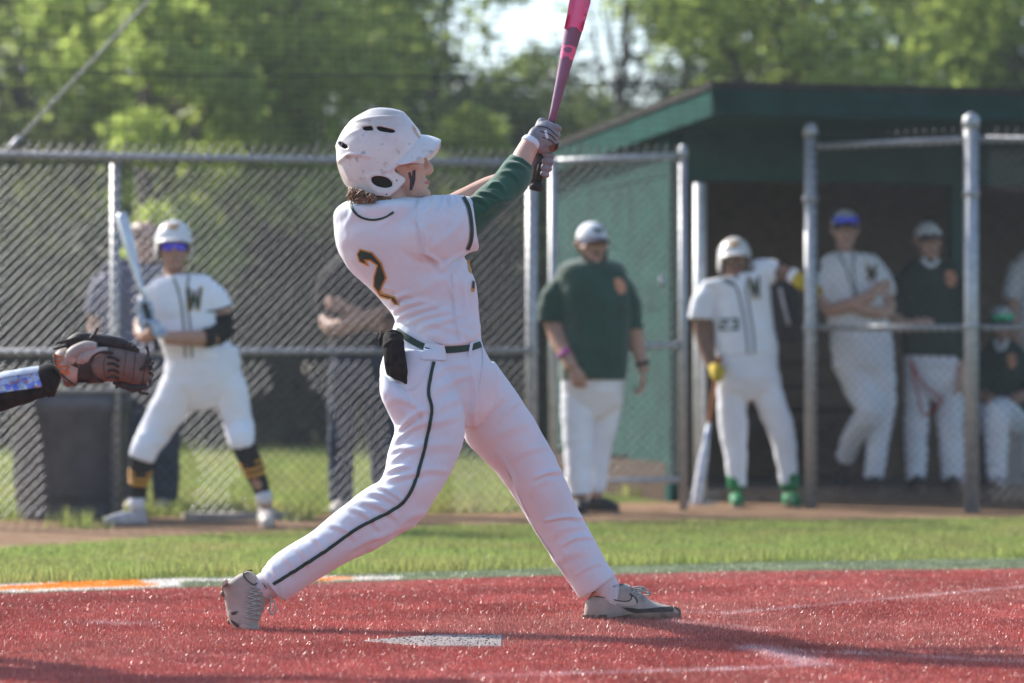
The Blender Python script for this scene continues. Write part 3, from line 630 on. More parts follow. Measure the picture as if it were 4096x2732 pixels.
def fist(mb, c, ax, r, palm, wrist, hand=1, sc=1., spread=.0195, thumb=True):
    """closed hand around a bar: c bar point at the hand's middle, ax bar direction (towards index finger), palm unit vector bar->palm, wrist 3-D point"""
    ax = ax.normalized(); palm = (palm - ax * palm.dot(ax)).normalized(); side = ax.cross(palm) * hand
    def q(a, rr, h): return c + ax * h + (palm * math.cos(a) + side * math.sin(a)) * rr
    fr = [.0092, .0098, .0096, .0082]
    for i in range(4):                                             # index..little
        h = (1.5 - i) * spread * sc; f = fr[i] * sc; R0 = r + f * .95
        ang = [.35, .95, 1.75, 2.6, 3.4, 3.95 - .1 * i]; rr = [R0 + .012 * sc, R0 + .010 * sc, R0 + .004 * sc, R0 + .003 * sc, R0, R0]
        mb.tube([q(a, b, h) for a, b in zip(ang, rr)], [f * 1.12, f * 1.18, f * 1.02, f * 1.06, f * .95, f * .72], n=9, sub=3)
    R0 = r + .014 * sc; w = wrist                                  # palm / back of hand
    k1, k2 = q(.75, R0 + .004, 1.45 * spread * sc), q(.75, R0 + .004, -1.45 * spread * sc)
    p1, p2 = q(-.15, R0 + .006, 1.35 * spread * sc), q(-.15, R0 + .006, -1.35 * spread * sc)
    mid = (p1 + p2) / 2
    for t in (0, .25, .5, .75, 1): mb.tube([k1.lerp(k2, t), p1.lerp(p2, t), mid.lerp(p1.lerp(p2, t), .55).lerp(w, .55), w], [.0115 * sc, .016 * sc, .018 * sc, .02 * sc], n=9, sub=3)
    if thumb: mb.tube([mid.lerp(w, .45) + ax * .016 * sc, q(-.7, R0 + .006, 1.7 * spread * sc), q(-1.6, R0, 2.0 * spread * sc), q(-2.5, R0 - .003, 1.8 * spread * sc)], [.014 * sc, .0125 * sc, .0115 * sc, .0085 * sc], n=9, sub=3)
def open_hand(mb, wrist, d, nrm, sc=1., curl=.5, hand=1):
    """relaxed hand hanging from the wrist along d, palm facing nrm"""
    d = d.normalized(); nrm = (nrm - d * nrm.dot(d)).normalized(); s = d.cross(nrm) * hand
    for i in range(4):
        o = (1.5 - i) * .019 * sc; k = wrist + d * .085 * sc + s * o; L = [.042, .046, .043, .034][i] * sc; a = curl * (1 + .15 * i); pts = [wrist + s * o * .5 + d * .02 * sc, k]
        for j in range(3): k = k + (d * math.cos(a * (j + .6)) + nrm * math.sin(a * (j + .6))) * L * (.9, .62, .5)[j]; pts.append(k)
        mb.tube(pts, [.015 * sc, .0125 * sc, .0098 * sc, .009 * sc, .007 * sc], n=8, sub=2)
    mb.tube([wrist + s * .012 * sc, wrist + d * .035 * sc + s * .036 * sc + nrm * .012 * sc, wrist + d * .07 * sc + s * .044 * sc + nrm * .024 * sc, wrist + d * .095 * sc + s * .038 * sc + nrm * .034 * sc], [.016 * sc, .0135 * sc, .011 * sc, .008 * sc], n=8, sub=2)

# ------------------------------------------------------------------ the batter
YB = 10.5
bt = thing('person', 'batter in white number 2 jersey and helmet finishing a swing beside home plate', 'person', (P(1800, 0, YB).x, YB, 0))
TORSO = [(1405, 802, 1668, 793, 10.47, .055), (1362, 824, 1712, 800, 10.465, .112), (1340, 850, 1760, 812, 10.46, .14), (1337, 905, 1795, 870, 10.47, .148), (1345, 965, 1815, 950, 10.47, .15), (1366, 1025, 1850, 1020, 10.48, .148),
         (1405, 1085, 1884, 1085, 10.49, .142), (1460, 1135, 1902, 1150, 10.49, .134), (1524, 1200, 1911, 1205, 10.50, .128), (1567, 1252, 1914, 1258, 10.50, .126), (1588, 1300, 1921, 1315, 10.50, .130)]
SLEEVE = [(1560, 850, 1590, 1060, 10.42, .09), (1690, 792, 1690, 1068, 10.40, .105), (1760, 783, 1775, 1062, 10.42, .10), (1815, 780, 1838, 1028, 10.45, .095), (1862, 785, 1885, 1004, 10.485, .090), (1888, 793, 1912, 998, 10.505, .087)]
mb = MB(); loft(mb, TORSO, n=36)
# hem hangs in a curve lower at the near hip
loft(mb, [(1590, 1270, 1920, 1290, 10.5, .130), (1600, 1310, 1922, 1325, 10.5, .131), (1618, 1332, 1921, 1345, 10.495, .131), (1680, 1372, 1905, 1366, 10.475, .112), (1740, 1386, 1870, 1378, 10.455, .095)], n=36)
loft(mb, SLEEVE, n=26)
JER = inflate(union(mb, .0055, 5), .003)
folds(JER, [(1575, 1240, 1700, 1195, 13, .010), (1580, 1278, 1740, 1215, 14, .010), (1600, 1305, 1800, 1240, 13, .008), (1660, 1330, 1850, 1255, 12, .006), (1560, 1205, 1640, 1170, 11, .008), (1500, 1150, 1590, 1160, 11, .005),
            (1665, 870, 1700, 1010, 8, .006), (1700, 1010, 1765, 1072, 9, .008), (1765, 1075, 1860, 1010, 10, .010), (1790, 1100, 1868, 1030, 9, .006), (1690, 800, 1640, 900, 9, .005), (1740, 790, 1700, 860, 8, .006), (1775, 785, 1750, 850, 7, .006), (1800, 783, 1790, 850, 7, .006), (1830, 785, 1825, 830, 7, .004),
            (1600, 830, 1520, 900, 12, .003), (1420, 800, 1390, 900, 14, .003), (1800, 1120, 1830, 1330, 7, .004), (1845, 1080, 1870, 1340, 8, .005), (1880, 1110, 1900, 1300, 8, .004), (1720, 1290, 1890, 1345, 12, .004), (1660, 1180, 1780, 1100, 18, .003), (1780, 930, 1720, 1000, 16, .004), (1850, 850, 1790, 960, 14, .004)], YB)
ruffle(JER, .0022, 11, (1, 1, 1.6)); ruffle(JER, .0012, 30, seed=4)
jb = bvh_of(JER)
jersey = obj('jersey', JER, M_WHITE, bt)
N2 = [(1439, 994), (1490, 1008), (1527, 1050), (1547, 1110), (1524, 1163), (1529, 1170), (1582, 1185), (1599, 1224), (1576, 1217), (1562, 1199), (1521, 1188), (1492, 1145), (1494, 1109), (1507, 1062), (1480, 1043), (1465, 1042), (1478, 1066), (1436, 1047), (1427, 1016)]
N2i = [(1443, 1000), (1487, 1013), (1521, 1053), (1541, 1110), (1517, 1165), (1526, 1176), (1577, 1190), (1590, 1215), (1581, 1212), (1567, 1193), (1526, 1181), (1499, 1143), (1500, 1111), (1514, 1059), (1484, 1036), (1456, 1035), (1465, 1053), (1442, 1043), (1433, 1016)]
obj('number_border', decal(jb, N2, YB, .0022, 4), M_GOLD, jersey); obj('number', decal(jb, N2i, YB, .0036, 4), M_DGREEN, jersey)
for pl_ in ([(1868, 1040), (1880, 1045), (1886, 1095), (1874, 1085)], [(1886, 1130), (1898, 1140), (1896, 1168), (1884, 1165)]): obj('chest_lettering', decal(jb, pl_, YB, .0022), M_GOLD, jersey)
obj('chest_letter_fill', decal(jb, [(1888, 1122), (1896, 1128), (1895, 1156), (1887, 1152)], YB, .0034), M_DGREEN, jersey)
obj('collar_piping', ribbon(jb, [(1404, 812), (1412, 838), (1440, 866), (1490, 879), (1540, 869), (1575, 848)], 9, YB, .003), M_DGREEN, jersey)
obj('sleeve_stripe', ribbon(jb, [(1852, 790), (1872, 830), (1884, 900), (1882, 960), (1868, 997)], 14, YB, .004, 12), M_DGREEN, jersey)
obj('sleeve_seam', ribbon(jb, [(1668, 800), (1664, 880), (1676, 960), (1705, 1030), (1745, 1072)], 4, YB, .0022), M_WHITE, jersey)
obj('side_seam', ribbon(jb, [(1806, 1085), (1812, 1160), (1820, 1260), (1838, 1365)], 4, YB, .0022), M_WHITE, jersey)

# trousers
PELV = [(1583, 1285, 1918, 1320, 10.5, .118), (1565, 1340, 1922, 1350, 10.5, .124), (1545, 1400, 1931, 1390, 10.5, .13), (1526, 1470, 1958, 1440, 10.5, .138), (1524, 1520, 1985, 1490, 10.5, .142), (1530, 1580, 1990, 1560, 10.5, .135), (1560, 1650, 1960, 1640, 10.5, .11), (1610, 1710, 1900, 1705, 10.5, .06)]
RLEG = [(1550, 1400, 1790, 1410, 10.43, .10), (1526, 1490, 1815, 1500, 10.42, .115), (1529, 1580, 1845, 1600, 10.41, .118), (1562, 1665, 1856, 1690, 10.40, .112), (1583, 1718, 1855, 1748, 10.40, .105), (1562, 1785, 1836, 1815, 10.39, .1), (1546, 1858, 1802, 1889, 10.38, .095), (1526, 1922, 1768, 1945, 10.37, .092),
        (1482, 1948, 1728, 2012, 10.37, .09), (1432, 1980, 1675, 2085, 10.37, .087), (1380, 2022, 1590, 2140, 10.37, .084), (1316, 2073, 1490, 2196, 10.37, .08), (1236, 2140, 1385, 2248, 10.37, .075), (1173, 2176, 1290, 2302, 10.37, .07), (1095, 2230, 1205, 2358, 10.37, .066), (1046, 2284, 1138, 2404, 10.37, .064)]
LLEG = [(1790, 1470, 1975, 1450, 10.58, .10), (1830, 1640, 2035, 1530, 10.61, .112), (1862, 1752, 2092, 1612, 10.64, .112), (1930, 1832, 2150, 1705, 10.67, .105), (1992, 1896, 2212, 1815, 10.70, .097), (2061, 1993, 2252, 1905, 10.72, .09), (2118, 2085, 2298, 2012, 10.75, .085), (2170, 2165, 2338, 2090, 10.77, .08), (2221, 2245, 2380, 2170, 10.78, .075), (2267, 2310, 2420, 2248, 10.79, .07), (2322, 2392, 2457, 2298, 10.80, .066)]
mb = MB(); loft(mb, PELV, n=36); loft(mb, RLEG, n=30); loft(mb, LLEG, n=30)
# bulging rear pocket
loft(mb, [(1522, 1500, 1640, 1555, 10.36, .055), (1524, 1570, 1660, 1590, 10.345, .062), (1545, 1632, 1670, 1650, 10.35, .05), (1580, 1690, 1660, 1700, 10.37, .03)], n=20)
PAN = inflate(union(mb, .0055, 5), .003)
folds(PAN, [(1592, 1714, 1700, 1640, 12, .010), (1572, 1770, 1690, 1690, 11, .008), (1556, 1812, 1640, 1790, 10, .006), (1550, 1850, 1710, 1765, 12, .006), (1540, 1895, 1640, 1860, 9, .008), (1535, 1922, 1690, 1890, 11, .007), (1500, 1945, 1620, 2000, 9, .010), (1470, 1965, 1600, 2010, 11, .008),
            (1440, 1995, 1590, 2060, 13, .007), (1400, 2020, 1520, 2110, 12, .006), (1320, 2090, 1420, 2150, 11, .005), (1245, 2145, 1300, 2215, 11, .007), (1190, 2180, 1240, 2260, 11, .007), (1130, 2215, 1180, 2300, 11, .006), (1080, 2250, 1130, 2350, 9, .005),
            (1480, 2195, 1600, 2140, 12, .008), (1500, 2150, 1680, 2090, 14, .006), (1400, 2200, 1560, 2130, 12, .006), (1550, 2120, 1700, 2040, 14, .005), (1640, 1880, 1790, 1880, 16, .005), (1650, 1800, 1820, 1770, 18, .005), (1660, 1720, 1830, 1660, 18, .004), (1740, 1560, 1870, 1500, 16, .004), (1730, 1500, 1880, 1450, 14, .004),
            (1740, 1640, 1850, 1590, 16, .004), (1880, 1440, 1905, 1700, 10, .006), (1900, 1690, 2000, 1590, 13, .005), (1960, 1760, 2100, 1690, 20, .003), (2000, 1680, 2080, 1600, 12, .003), (2060, 1830, 2190, 1780, 14, .003), (2140, 1905, 2240, 1885, 9, .009), (2110, 1965, 2190, 1915, 13, .003), (2180, 2075, 2328, 2062, 8, .009), (2210, 2130, 2330, 2100, 12, .003),
            (2250, 2170, 2365, 2150, 9, .006), (2240, 2230, 2330, 2200, 14, .003), (2300, 2290, 2400, 2250, 10, .003), (1990, 1800, 2130, 2090, 9, .006), (2130, 2090, 2280, 2330, 8, .005), (1640, 1600, 1700, 1680, 12, .006), (1560, 1600, 1640, 1610, 14, .004)], YB)
ruffle(PAN, .0022, 9, (1, 1, 1.1)); ruffle(PAN, .0010, 26, seed=9)
pb = bvh_of(PAN); pants = obj('trousers', PAN, M_PANTS, bt)
obj('leg_stripe', ribbon(pb, [(1734, 1448), (1720, 1515), (1714, 1574), (1727, 1637), (1717, 1706), (1694, 1812), (1661, 1925), (1621, 1998), (1563, 2044), (1431, 2113), (1316, 2194), (1202, 2268), (1093, 2337)], 13, YB, .0045, 14), M_DGREEN, pants)
obj('pocket_seam', ribbon(pb, [(1524, 1492), (1560, 1530), (1640, 1560), (1700, 1500), (1716, 1465)], 4, YB, .002), M_PANTS, pants)
obj('knee_seam', ribbon(pb, [(1995, 1812), (2110, 2060), (2180, 2180), (2262, 2295)], 4, YB, .002), M_PANTS, pants)
obj('fly_seam', ribbon(pb, [(1925, 1370), (1932, 1450), (1915, 1560)], 5, YB, .002), M_PANTS, pants)
belt = obj('belt', ribbon(pb, [(1588, 1322), (1640, 1358), (1700, 1388), (1780, 1400), (1870, 1393), (1920, 1378)], 26, YB, .004), M_DGREEN, bt)
obj('belt_loop', decal(pb, [(1702, 1372), (1776, 1382), (1788, 1444), (1685, 1440)], YB, .0075), M_PANTS, pants); obj('belt_loop', decal(pb, [(1876, 1370), (1888, 1366), (1880, 1425), (1868, 1425)], YB, .0075), M_PANTS, pants)
obj('trouser_hem', joinme([ribbon(pb, [(1056, 2278), (1090, 2320), (1130, 2372)], 4, YB, .002)]), M_PANTS, pants)

# body: head, neck, arms and everything beneath the cloth as one surface
hh = .238; HM = headmat(P(1588, 792, 10.46), hh, R(90 + 8), R(-3))
mb = MB(); head_shell(mb, HM)
loft(mb, [(1440, 690, 1620, 700, 10.45, .06), (1438, 760, 1625, 770, 10.45, .066), (1440, 830, 1640, 830, 10.45, .075), (1420, 880, 1680, 880, 10.46, .09)], n=22)
loft(mb, TORSO[2:], n=28, shrink=.02); loft(mb, PELV, n=28, shrink=.02); loft(mb, RLEG, n=24, shrink=.018); loft(mb, LLEG, n=24, shrink=.018)
mb.tube([P(1640, 900, 10.42), P(1800, 895, 10.45), P(1905, 850, 10.50), P(2025, 770, 10.58), P(2062, 700, 10.62), P(2092, 630, 10.66), P(2128, 564, 10.69)], [.055, .05, .042, .036, .038, .036, .031], n=16, sub=4)
mb.tube([P(1700, 890, 10.72), P(1790, 836, 10.80), P(1880, 786, 10.83), P(1960, 745, 10.84), P(2050, 712, 10.82), P(2110, 678, 10.78)], [.046, .042, .038, .035, .031, .028], n=14, sub=4)
mb.tube([P(1090, 2342, 10.37), P(1045, 2385, 10.37), P(985, 2440, 10.37)], [.034, .034, .03], n=14, sub=3); mb.tube([P(2390, 2345, 10.80), P(2430, 2400, 10.80), P(2520, 2450, 10.80)], [.036, .034, .03], n=14, sub=3)
BODY = union(mb, .0042, 3, .4); body = obj('body', BODY, M_SKIN, bt); bb = bvh_of(BODY.copy())
hb = BODY.copy(); hb.transform(Matrix.Translation(rootloc(bt))); bb = bvh_of(hb)
face_parts(body, HM, M_HAIR)
obj('eye_black', decal(bb, [(1631, 690), (1641, 687), (1647, 706), (1649, 682), (1661, 677), (1661, 716), (1656, 738), (1647, 762), (1638, 758), (1639, 722)], YB, .0014), M_PAINT, body)
# green compression sleeve
GS = [(1780, 800, 1800, 985, 10.46, .074), (1868, 792, 1912, 950, 10.50, .070), (1920, 750, 1990, 872, 10.53, .068), (1975, 700, 2062, 812, 10.57, .066), (2015, 650, 2120, 735, 10.61, .060), (2048, 612, 2136, 672, 10.655, .052)]
mb = MB(); loft(mb, GS, n=26); SL = union(mb, .005, 3)
folds(SL, [(1880, 790, 1950, 812, 8, .007), (1905, 765, 2000, 790, 7, .005), (1965, 730, 2020, 750, 8, .007), (2005, 680, 2075, 712, 9, .003), (2020, 650, 2100, 670, 9, .004), (1950, 820, 2050, 790, 14, .005), (2040, 625, 2130, 668, 6, .004), (1900, 850, 2020, 830, 14, .004)], YB)
ruffle(SL, .0014, 22); obj('undershirt_sleeve', SL, M_GREEN, bt)
# bat first (its axis guides the grip)
ba, bz = P(2146, 742, 10.74), P(2322, 0, 10.74); bd = (bz - ba).normalized(); blen = .835
# gloves
def bp(py): t = (742 - py) / 742; return ba.lerp(bz, t)
mb = MB(); fist(mb, bp(548), bd, .0145, Vector((-.45, -.85, .1)), P(2118, 575, 10.685), hand=1, sc=1.2); loft(mb, [(2108, 540, 2140, 598, 10.685, .026), (2126, 512, 2158, 610, 10.69, .030), (2158, 494, 2182, 612, 10.70, .032), (2192, 490, 2208, 600, 10.705, .03), (2224, 522, 2226, 580, 10.71, .02)], n=20)
G1 = union(mb, .0034, 3, .4); gl1 = obj('batting_glove', G1, M_GLOVE, bt)
g1b = G1.copy(); g1b.transform(Matrix.Translation(rootloc(bt))); g1b = bvh_of(g1b)
mb = MB(); mb.tube([P(2117, 580, 10.677), P(2122, 573, 10.68), P(2128, 565, 10.685)], [.0335, .0345, .0335], n=20, flat=.95, sub=3); obj('wrist_strap', union(mb, .004, 2), M_WHITE, gl1)
mb = MB(); fist(mb, bp(655), bd, .0145, Vector((-.6, .8, .0)), P(2098, 668, 10.79), hand=-1, sc=1.12)
gl2 = obj('batting_glove', union(mb, .0034, 2, .4), M_GLOVE, bt)
mb = MB(); mb.tube([P(2085, 676, 10.80), P(2110, 672, 10.785)], [.037, .037], n=18); obj('wrist_strap', mb, M_GLOVE, gl2)
for ln in ([(2150, 506), (2190, 512), (2228, 545)], [(2160, 525), (2196, 536), (2226, 562)], [(2168, 548), (2200, 560), (2222, 580)]): obj('finger_seam', ribbon(g1b, ln, 3.5, 10.7, .0016), M_BLACK, gl1)
obj('back_logo', decal(g1b, [(2176, 522), (2186, 520), (2194, 552), (2184, 556)], 10.7, .0018), M_WHITE, gl1)
obj('palm_leather', decal(g1b, [(2192, 584), (2210, 576), (2234, 572), (2236, 592), (2216, 606), (2200, 606)], 10.7, .0018), M_GLOVET, gl1)
g2b = gl2.data.copy(); g2b.transform(Matrix.Translation(rootloc(bt))); g2b = bvh_of(g2b)
obj('palm_leather', decal(g2b, [(2120, 690), (2150, 650), (2160, 690), (2160, 720), (2140, 745), (2112, 742)], 10.75, .0018), M_GLOVET, gl2)
M_BAT = mat('maroon_bat', (.20, .06, .15), rough=.42, spec=.7, var=.1, scale=20, coat=.1)
M_PINK = mat('pink_bat_panel', (.80, .10, .28), rough=.42, spec=.7, var=.06, scale=14, coat=.1)
M_GRIP = mat('black_grip', (.02, .02, .022), rough=.7, spec=.3, var=.2, scale=60, bump=.4, bscale=150)
tbt = thing('baseball_bat', 'maroon and pink baseball bat held high by the batter', 'bat', ba)
def turned(prof, a, d, n=28):
    u = d.cross(Vector((0, 1, 0))).normalized(); v = d.cross(u); return MB().rings([[a + d * h + (u * math.cos(2 * math.pi * t / n) + v * math.sin(2 * math.pi * t / n)) * r for t in range(n)] for h, r in prof])
k1 = 1.
bats = obj('barrel', turned([(.20, .0125), (.26, .0135), (.34, .0172), (.40, .0205), (.46, .0245), (.52, .029), (.57, .0322), (.62, .0334), (.70, .0336), (.80, .0334), (.825, .029), (.832, .015)], ba, bd), M_BAT, tbt)
obj('handle', turned([(.012, .0130), (.06, .0136), (.19, .0142), (.216, .0150), (.222, .0135)], ba, bd), M_GRIP, tbt); obj('knob', turned([(-.018, .012), (-.016, .021), (-.006, .0245), (.004, .022), (.014, .014)], ba, bd), M_GRIP, tbt)
batb = bats.data.copy(); batb.transform(Matrix.Translation(rootloc(tbt))); batb = bvh_of(batb)
def bq(z): return [(1900 + x * .4782, y * .4782) for x, y in z]
obj('pink_band', joinme([decal(batb, bq([(733, 372), (800, 373), (842, 392), (846, 425), (822, 500), (800, 500), (775, 470), (745, 470), (725, 492), (713, 470), (722, 420)]), 10.7, .0009), decal(batb, bq([(795, -30), (960, -30), (968, 20), (935, 130), (905, 250), (880, 265), (850, 225), (800, 222), (770, 240), (745, 235), (770, 120)]), 10.7, .0009)]), M_PINK, tbt)
obj('band_emblem', decal(batb, bq([(742, 405), (775, 388), (812, 402), (806, 432), (775, 440), (752, 425)]), 10.7, .0016), M_BAT, tbt)

# helmet
YH = 10.46; sH = F_PX / YH
HO = [(1690, 536), (1659, 498), (1624, 457), (1583, 439), (1532, 434), (1476, 444), (1419, 475), (1374, 523), (1348, 580), (1345, 636), (1358, 692), (1376, 733), (1396, 757), (1425, 771), (1455, 780), (1506, 790), (1557, 795), (1576, 788), (1600, 765), (1622, 742), (1631, 730), (1626, 717), (1605, 704), (1588, 695), (1584, 686), (1592, 676), (1612, 668), (1640, 660), (1700, 656), (1720, 600)]
HO = [tuple(p) for p in catmull(HO + HO[:1], 3)]
SH = [(434, 1505, 1560), (437, 1480, 1590), (444, 1462, 1606), (457, 1442, 1628), (475, 1413, 1643), (498, 1391, 1662), (523, 1371, 1678), (550, 1358, 1688), (580, 1348, 1693), (610, 1345, 1696), (640, 1346, 1697), (680, 1354, 1697), (720, 1368, 1696), (760, 1390, 1694), (800, 1415, 1692)]
rows = catmull(SH, 9); nseg = 190; V = []
for y, xl, xr in rows:
    c = P((xl + xr) / 2, y, YH); a = (xr - xl) / 2 / sH; t0 = min(1, ((y - 430) / 190)); b = .110 * math.sqrt(max(.0, 1 - (1 - t0) ** 2.2)) + .004; b *= 1 - .05 * max(0, (y - 640) / 160)
    for j in range(nseg): t = 2 * math.pi * j / nseg; V.append((c.x + a * math.cos(t), YH + b * math.sin(t) + .04 * math.cos(t) * a, c.z))
V = np.array(V); nr = len(rows)
px = 2048 + V[:, 0] * F_PX / YH; py = HOR - (V[:, 2] - CAM_H) * F_PX / YH
th = np.arctan2(py - 735, px - 1532); ex, ey = (px - 1532) * math.cos(.2) + (py - 735) * math.sin(.2), -(px - 1532) * math.sin(.2) + (py - 735) * math.cos(.2)
keep = inpoly(px, py, HO) & ~((ex / 43) ** 2 + (ey / 20) ** 2 < 1)
zc = lambda z: [(1300 + x * .287, 400 + y * .287) for x, y in z]
V1 = zc([(540, 392), (660, 388), (694, 450), (568, 450)]); V2 = zc([(730, 386), (995, 446), (975, 490), (770, 458)]); V3 = zc([(195, 592), (240, 606), (350, 680), (300, 704), (225, 660)])
keep &= ~inpoly(px, py, V1) & ~inpoly(px, py, V2) & ~inpoly(px, py, V3)
# pressed ridges of the shell
rid = np.zeros(len(V))
for seg, w, h in (([(1335, 600), (1420, 470), (1500, 440), (1600, 452)], 9, .003), ([(1420, 490), (1500, 478), (1600, 472), (1612, 455)], 6, .0035), ([(1345, 590), (1400, 545), (1440, 530)], 8, .002), ([(1362, 650), (1400, 625), (1450, 628), (1480, 634)], 8, .0045), ([(1362, 640), (1385, 685), (1400, 720)], 7, .004), ([(1555, 690), (1590, 672), (1650, 655), (1700, 630)], 8, .0035), ([(1470, 715), (1500, 765), (1560, 778), (1600, 745)], 7, .0025), ([(1480, 720), (1500, 705), (1550, 712), (1575, 735)], 6, .0025)):
    sg = catmull(seg, 5); d = np.min([segd(px, py, sg[i], sg[i + 1]) for i in range(len(sg) - 1)], axis=0); rid += h * np.exp(-(d / w) ** 2)
ctr = np.array([P(1520, 620, YH)[i] for i in range(3)]); dv = V - ctr; dv /= np.linalg.norm(dv, axis=1)[:, None]; V = V + dv * rid[:, None]
Fc = [(i * nseg + j, i * nseg + (j + 1) % nseg, (i + 1) * nseg + (j + 1) % nseg, (i + 1) * nseg + j) for i in range(nr - 1) for j in range(nseg)]
Fc = [f for f in Fc if keep[f[0]] and keep[f[1]] and keep[f[2]] and keep[f[3]]]
bm = bmesh.new(); bv = [bm.verts.new(v) for v in V]; [bm.faces.new([bv[i] for i in f]) for f in Fc]; bm.faces.new([bv[j] for j in range(nseg)])
bmesh.ops.delete(bm, geom=[v for v in bm.verts if not v.link_faces], context='VERTS')
for _ in range(7):
    bd_ = {v: [e.other_vert(v).co.copy() for e in v.link_edges if e.is_boundary] for v in bm.verts if v.is_boundary}
    for v, l in bd_.items():
        if len(l) == 2: v.co = v.co * .4 + (l[0] + l[1]) * .3
hm = bpy.data.meshes.new('helmet'); bm.to_mesh(hm); bm.free()
def solidify(me, t, off=-1, bev=0):
    o = bpy.data.objects.new('t', me); col.objects.link(o); s = o.modifiers.new('s', 'SOLIDIFY'); s.thickness = t; s.offset = off
    if bev: b = o.modifiers.new('b', 'BEVEL'); b.width = bev; b.segments = 2; b.limit_method = 'ANGLE'; b.angle_limit = R(50)
    r = bpy.data.meshes.new_from_object(o.evaluated_get(bpy.context.evaluated_depsgraph_get())); bpy.data.objects.remove(o); return r
bm = bmesh.new(); bm.from_mesh(hm); bmesh.ops.recalc_face_normals(bm, faces=bm.faces); bm.to_mesh(hm); bm.free()
helm = obj('batting_helmet', solidify(hm, .006), M_HELM, bt)
# padding inside
mb = MB(); rows2 = catmull(SH[2:], 2); mb.rings([[Vector((P((xl + xr) / 2, y, YH).x + ((xr - xl) / 2 / sH - .010) * math.cos(2 * math.pi * j / 30), YH + (.098 * math.sqrt(max(.02, 1 - (1 - min(1, (y - 430) / 190)) ** 2.2)) - .004) * math.sin(2 * math.pi * j / 30), P(0, y + 8, YH).z)) for j in range(30)] for y, xl, xr in rows2 if y < 655]); obj('lining', mb, M_DARKIN, helm)
obj('ear_pad', MB().ell(P(1535, 730, 10.385), (.05, .012, .034)), M_DARKIN, helm)
# brim
V, Fc, m_ = [], [], 6; na = 40
for i in range(na + 1):
    a = R(-84 + 168 * i / na); ca, sa = math.cos(a), math.sin(a); sg = math.copysign(1, sa); yo = 560 + 114 * (1 - ca) ** .5; yi = 538 + 128 * (1 - ca) ** .8
    xo, Yo = 1520 + 243 * ca ** .45, .112 * abs(sa) ** .6 * sg; xi, Yi = 1520 + 152 * ca ** .8, .093 * abs(sa) ** .85 * sg
    for k in range(m_ + 1):
        t = k / m_; q = P(xi + (xo - xi) * t, yi + (yo - yi) * t ** .8 - 7 * math.sin(t * math.pi) * ca, YH); V.append((q.x, YH + Yi + (Yo - Yi) * t + .028 * (xi - 1520) / 172 * .3, q.z))
    if i: b = i * (m_ + 1); Fc += [(b - m_ - 1 + k, b - m_ + k, b + k + 1, b + k) for k in range(m_)]
bme = npmesh('brim', V, Fc); obj('brim', solidify(bme, .005, 0, .0015), M_HELM, helm)
hb_ = helm.data.copy(); hb_.transform(Matrix.Translation(rootloc(bt))); hb_ = bvh_of(hb_)
obj('helmet_emblem', joinme([decal(hb_, zc([(1212, 340), (1235, 350), (1330, 520), (1325, 545), (1270, 480), (1225, 400)]), YH, .0012)]), mat('faded_orange_print', (.72, .50, .36), rough=.5, var=.2, scale=60), helm)
for x, y in ((998, 1118), (855, 1312), (965, 1298)):
    q = zc([(x, y)])[0]; obj('rivet', MB().ell(onto(hb_, q[0], q[1], YH, .0), (.0028, .0016, .0028), 8, 6), M_SHOEDK, helm)
# hair curling out at the nape
mb = MB()
for i in range(520):
    t = random.random() ** .8; x0 = 1393 + 105 * t; Yh = 10.336 + (1 - t) * .05 + random.uniform(-.02, .02); y0 = 750 + 32 * t + random.uniform(-8, 6); L = random.uniform(14, 58) * (1.15 - .6 * t); ph, am, dr = random.uniform(0, 6.3), random.uniform(2, 8), random.uniform(-.35, .3)
    mb.tube([P(x0 + dr * L * k / 5 + am * math.sin(ph + k * 1.5) * min(1, k / 2), y0 + L * k / 5, Yh - .003 * k + .004 * math.cos(ph + k * 1.3)) for k in range(6)], [.0016, .0019, .0018, .0016, .0012, .0005], n=4, sub=2)
for i in range(120):
    t = random.random(); x0 = 1455 + 110 * t; Yh = 10.362; y0 = 783 + 6 * t; mb.tube([P(x0, y0, Yh), P(x0 - random.uniform(2, 12), y0 + 12, Yh), P(x0 - random.uniform(0, 16), y0 + random.uniform(12, 26) * (1 - .6 * t), Yh + .004)], [.0016, .0018, .0006], n=4, sub=2)
obj('hair', mb, M_HAIR, bt)

# shoes
def shoe_parts(rows, Y): 
    mb = MB(); loft(mb, [(*r[:4], Y, r[4]) for r in rows], n=24, pw=2.3); return union(mb, .0038, 4)
sf = obj('shoe', ruffle(shoe_parts([(2336, 2462, 2342, 2402, .022), (2352, 2490, 2358, 2384, .034), (2385, 2494, 2388, 2366, .039), (2440, 2492, 2440, 2352, .040), (2500, 2490, 2500, 2334, .042), (2545, 2490, 2540, 2356, .046), (2600, 2492, 2596, 2396, .049), (2650, 2492, 2648, 2416, .048), (2695, 2488, 2692, 2425, .040), (2724, 2470, 2720, 2438, .020)], 10.80), .0008, 40), M_SHOE, bt)
f2 = sf.data.copy(); f2.transform(Matrix.Translation(rootloc(bt))); f2 = bvh_of(f2)
zs = lambda z: [(2250 + x * .234, 2250 + y * .234) for x, y in z]
obj('sole', joinme([decal(f2, zs([(375, 900), (440, 880), (460, 1000), (540, 960), (590, 915), (650, 930), (690, 1000), (800, 940), (1000, 900), (1250, 860), (1500, 850), (1880, 840), (2010, 880), (2000, 960), (1880, 1030), (1200, 1030), (900, 1040), (700, 1050), (480, 1040), (380, 960)]), 10.76, .0022, 3)]), M_SOLE, sf)
obj('rand', decal(f2, zs([(1000, 760), (1180, 770), (1300, 790), (1500, 780), (1880, 752), (1890, 840), (1500, 850), (1250, 860), (1130, 830)]), 10.76, .0026, 3), M_SHOEDK, sf)
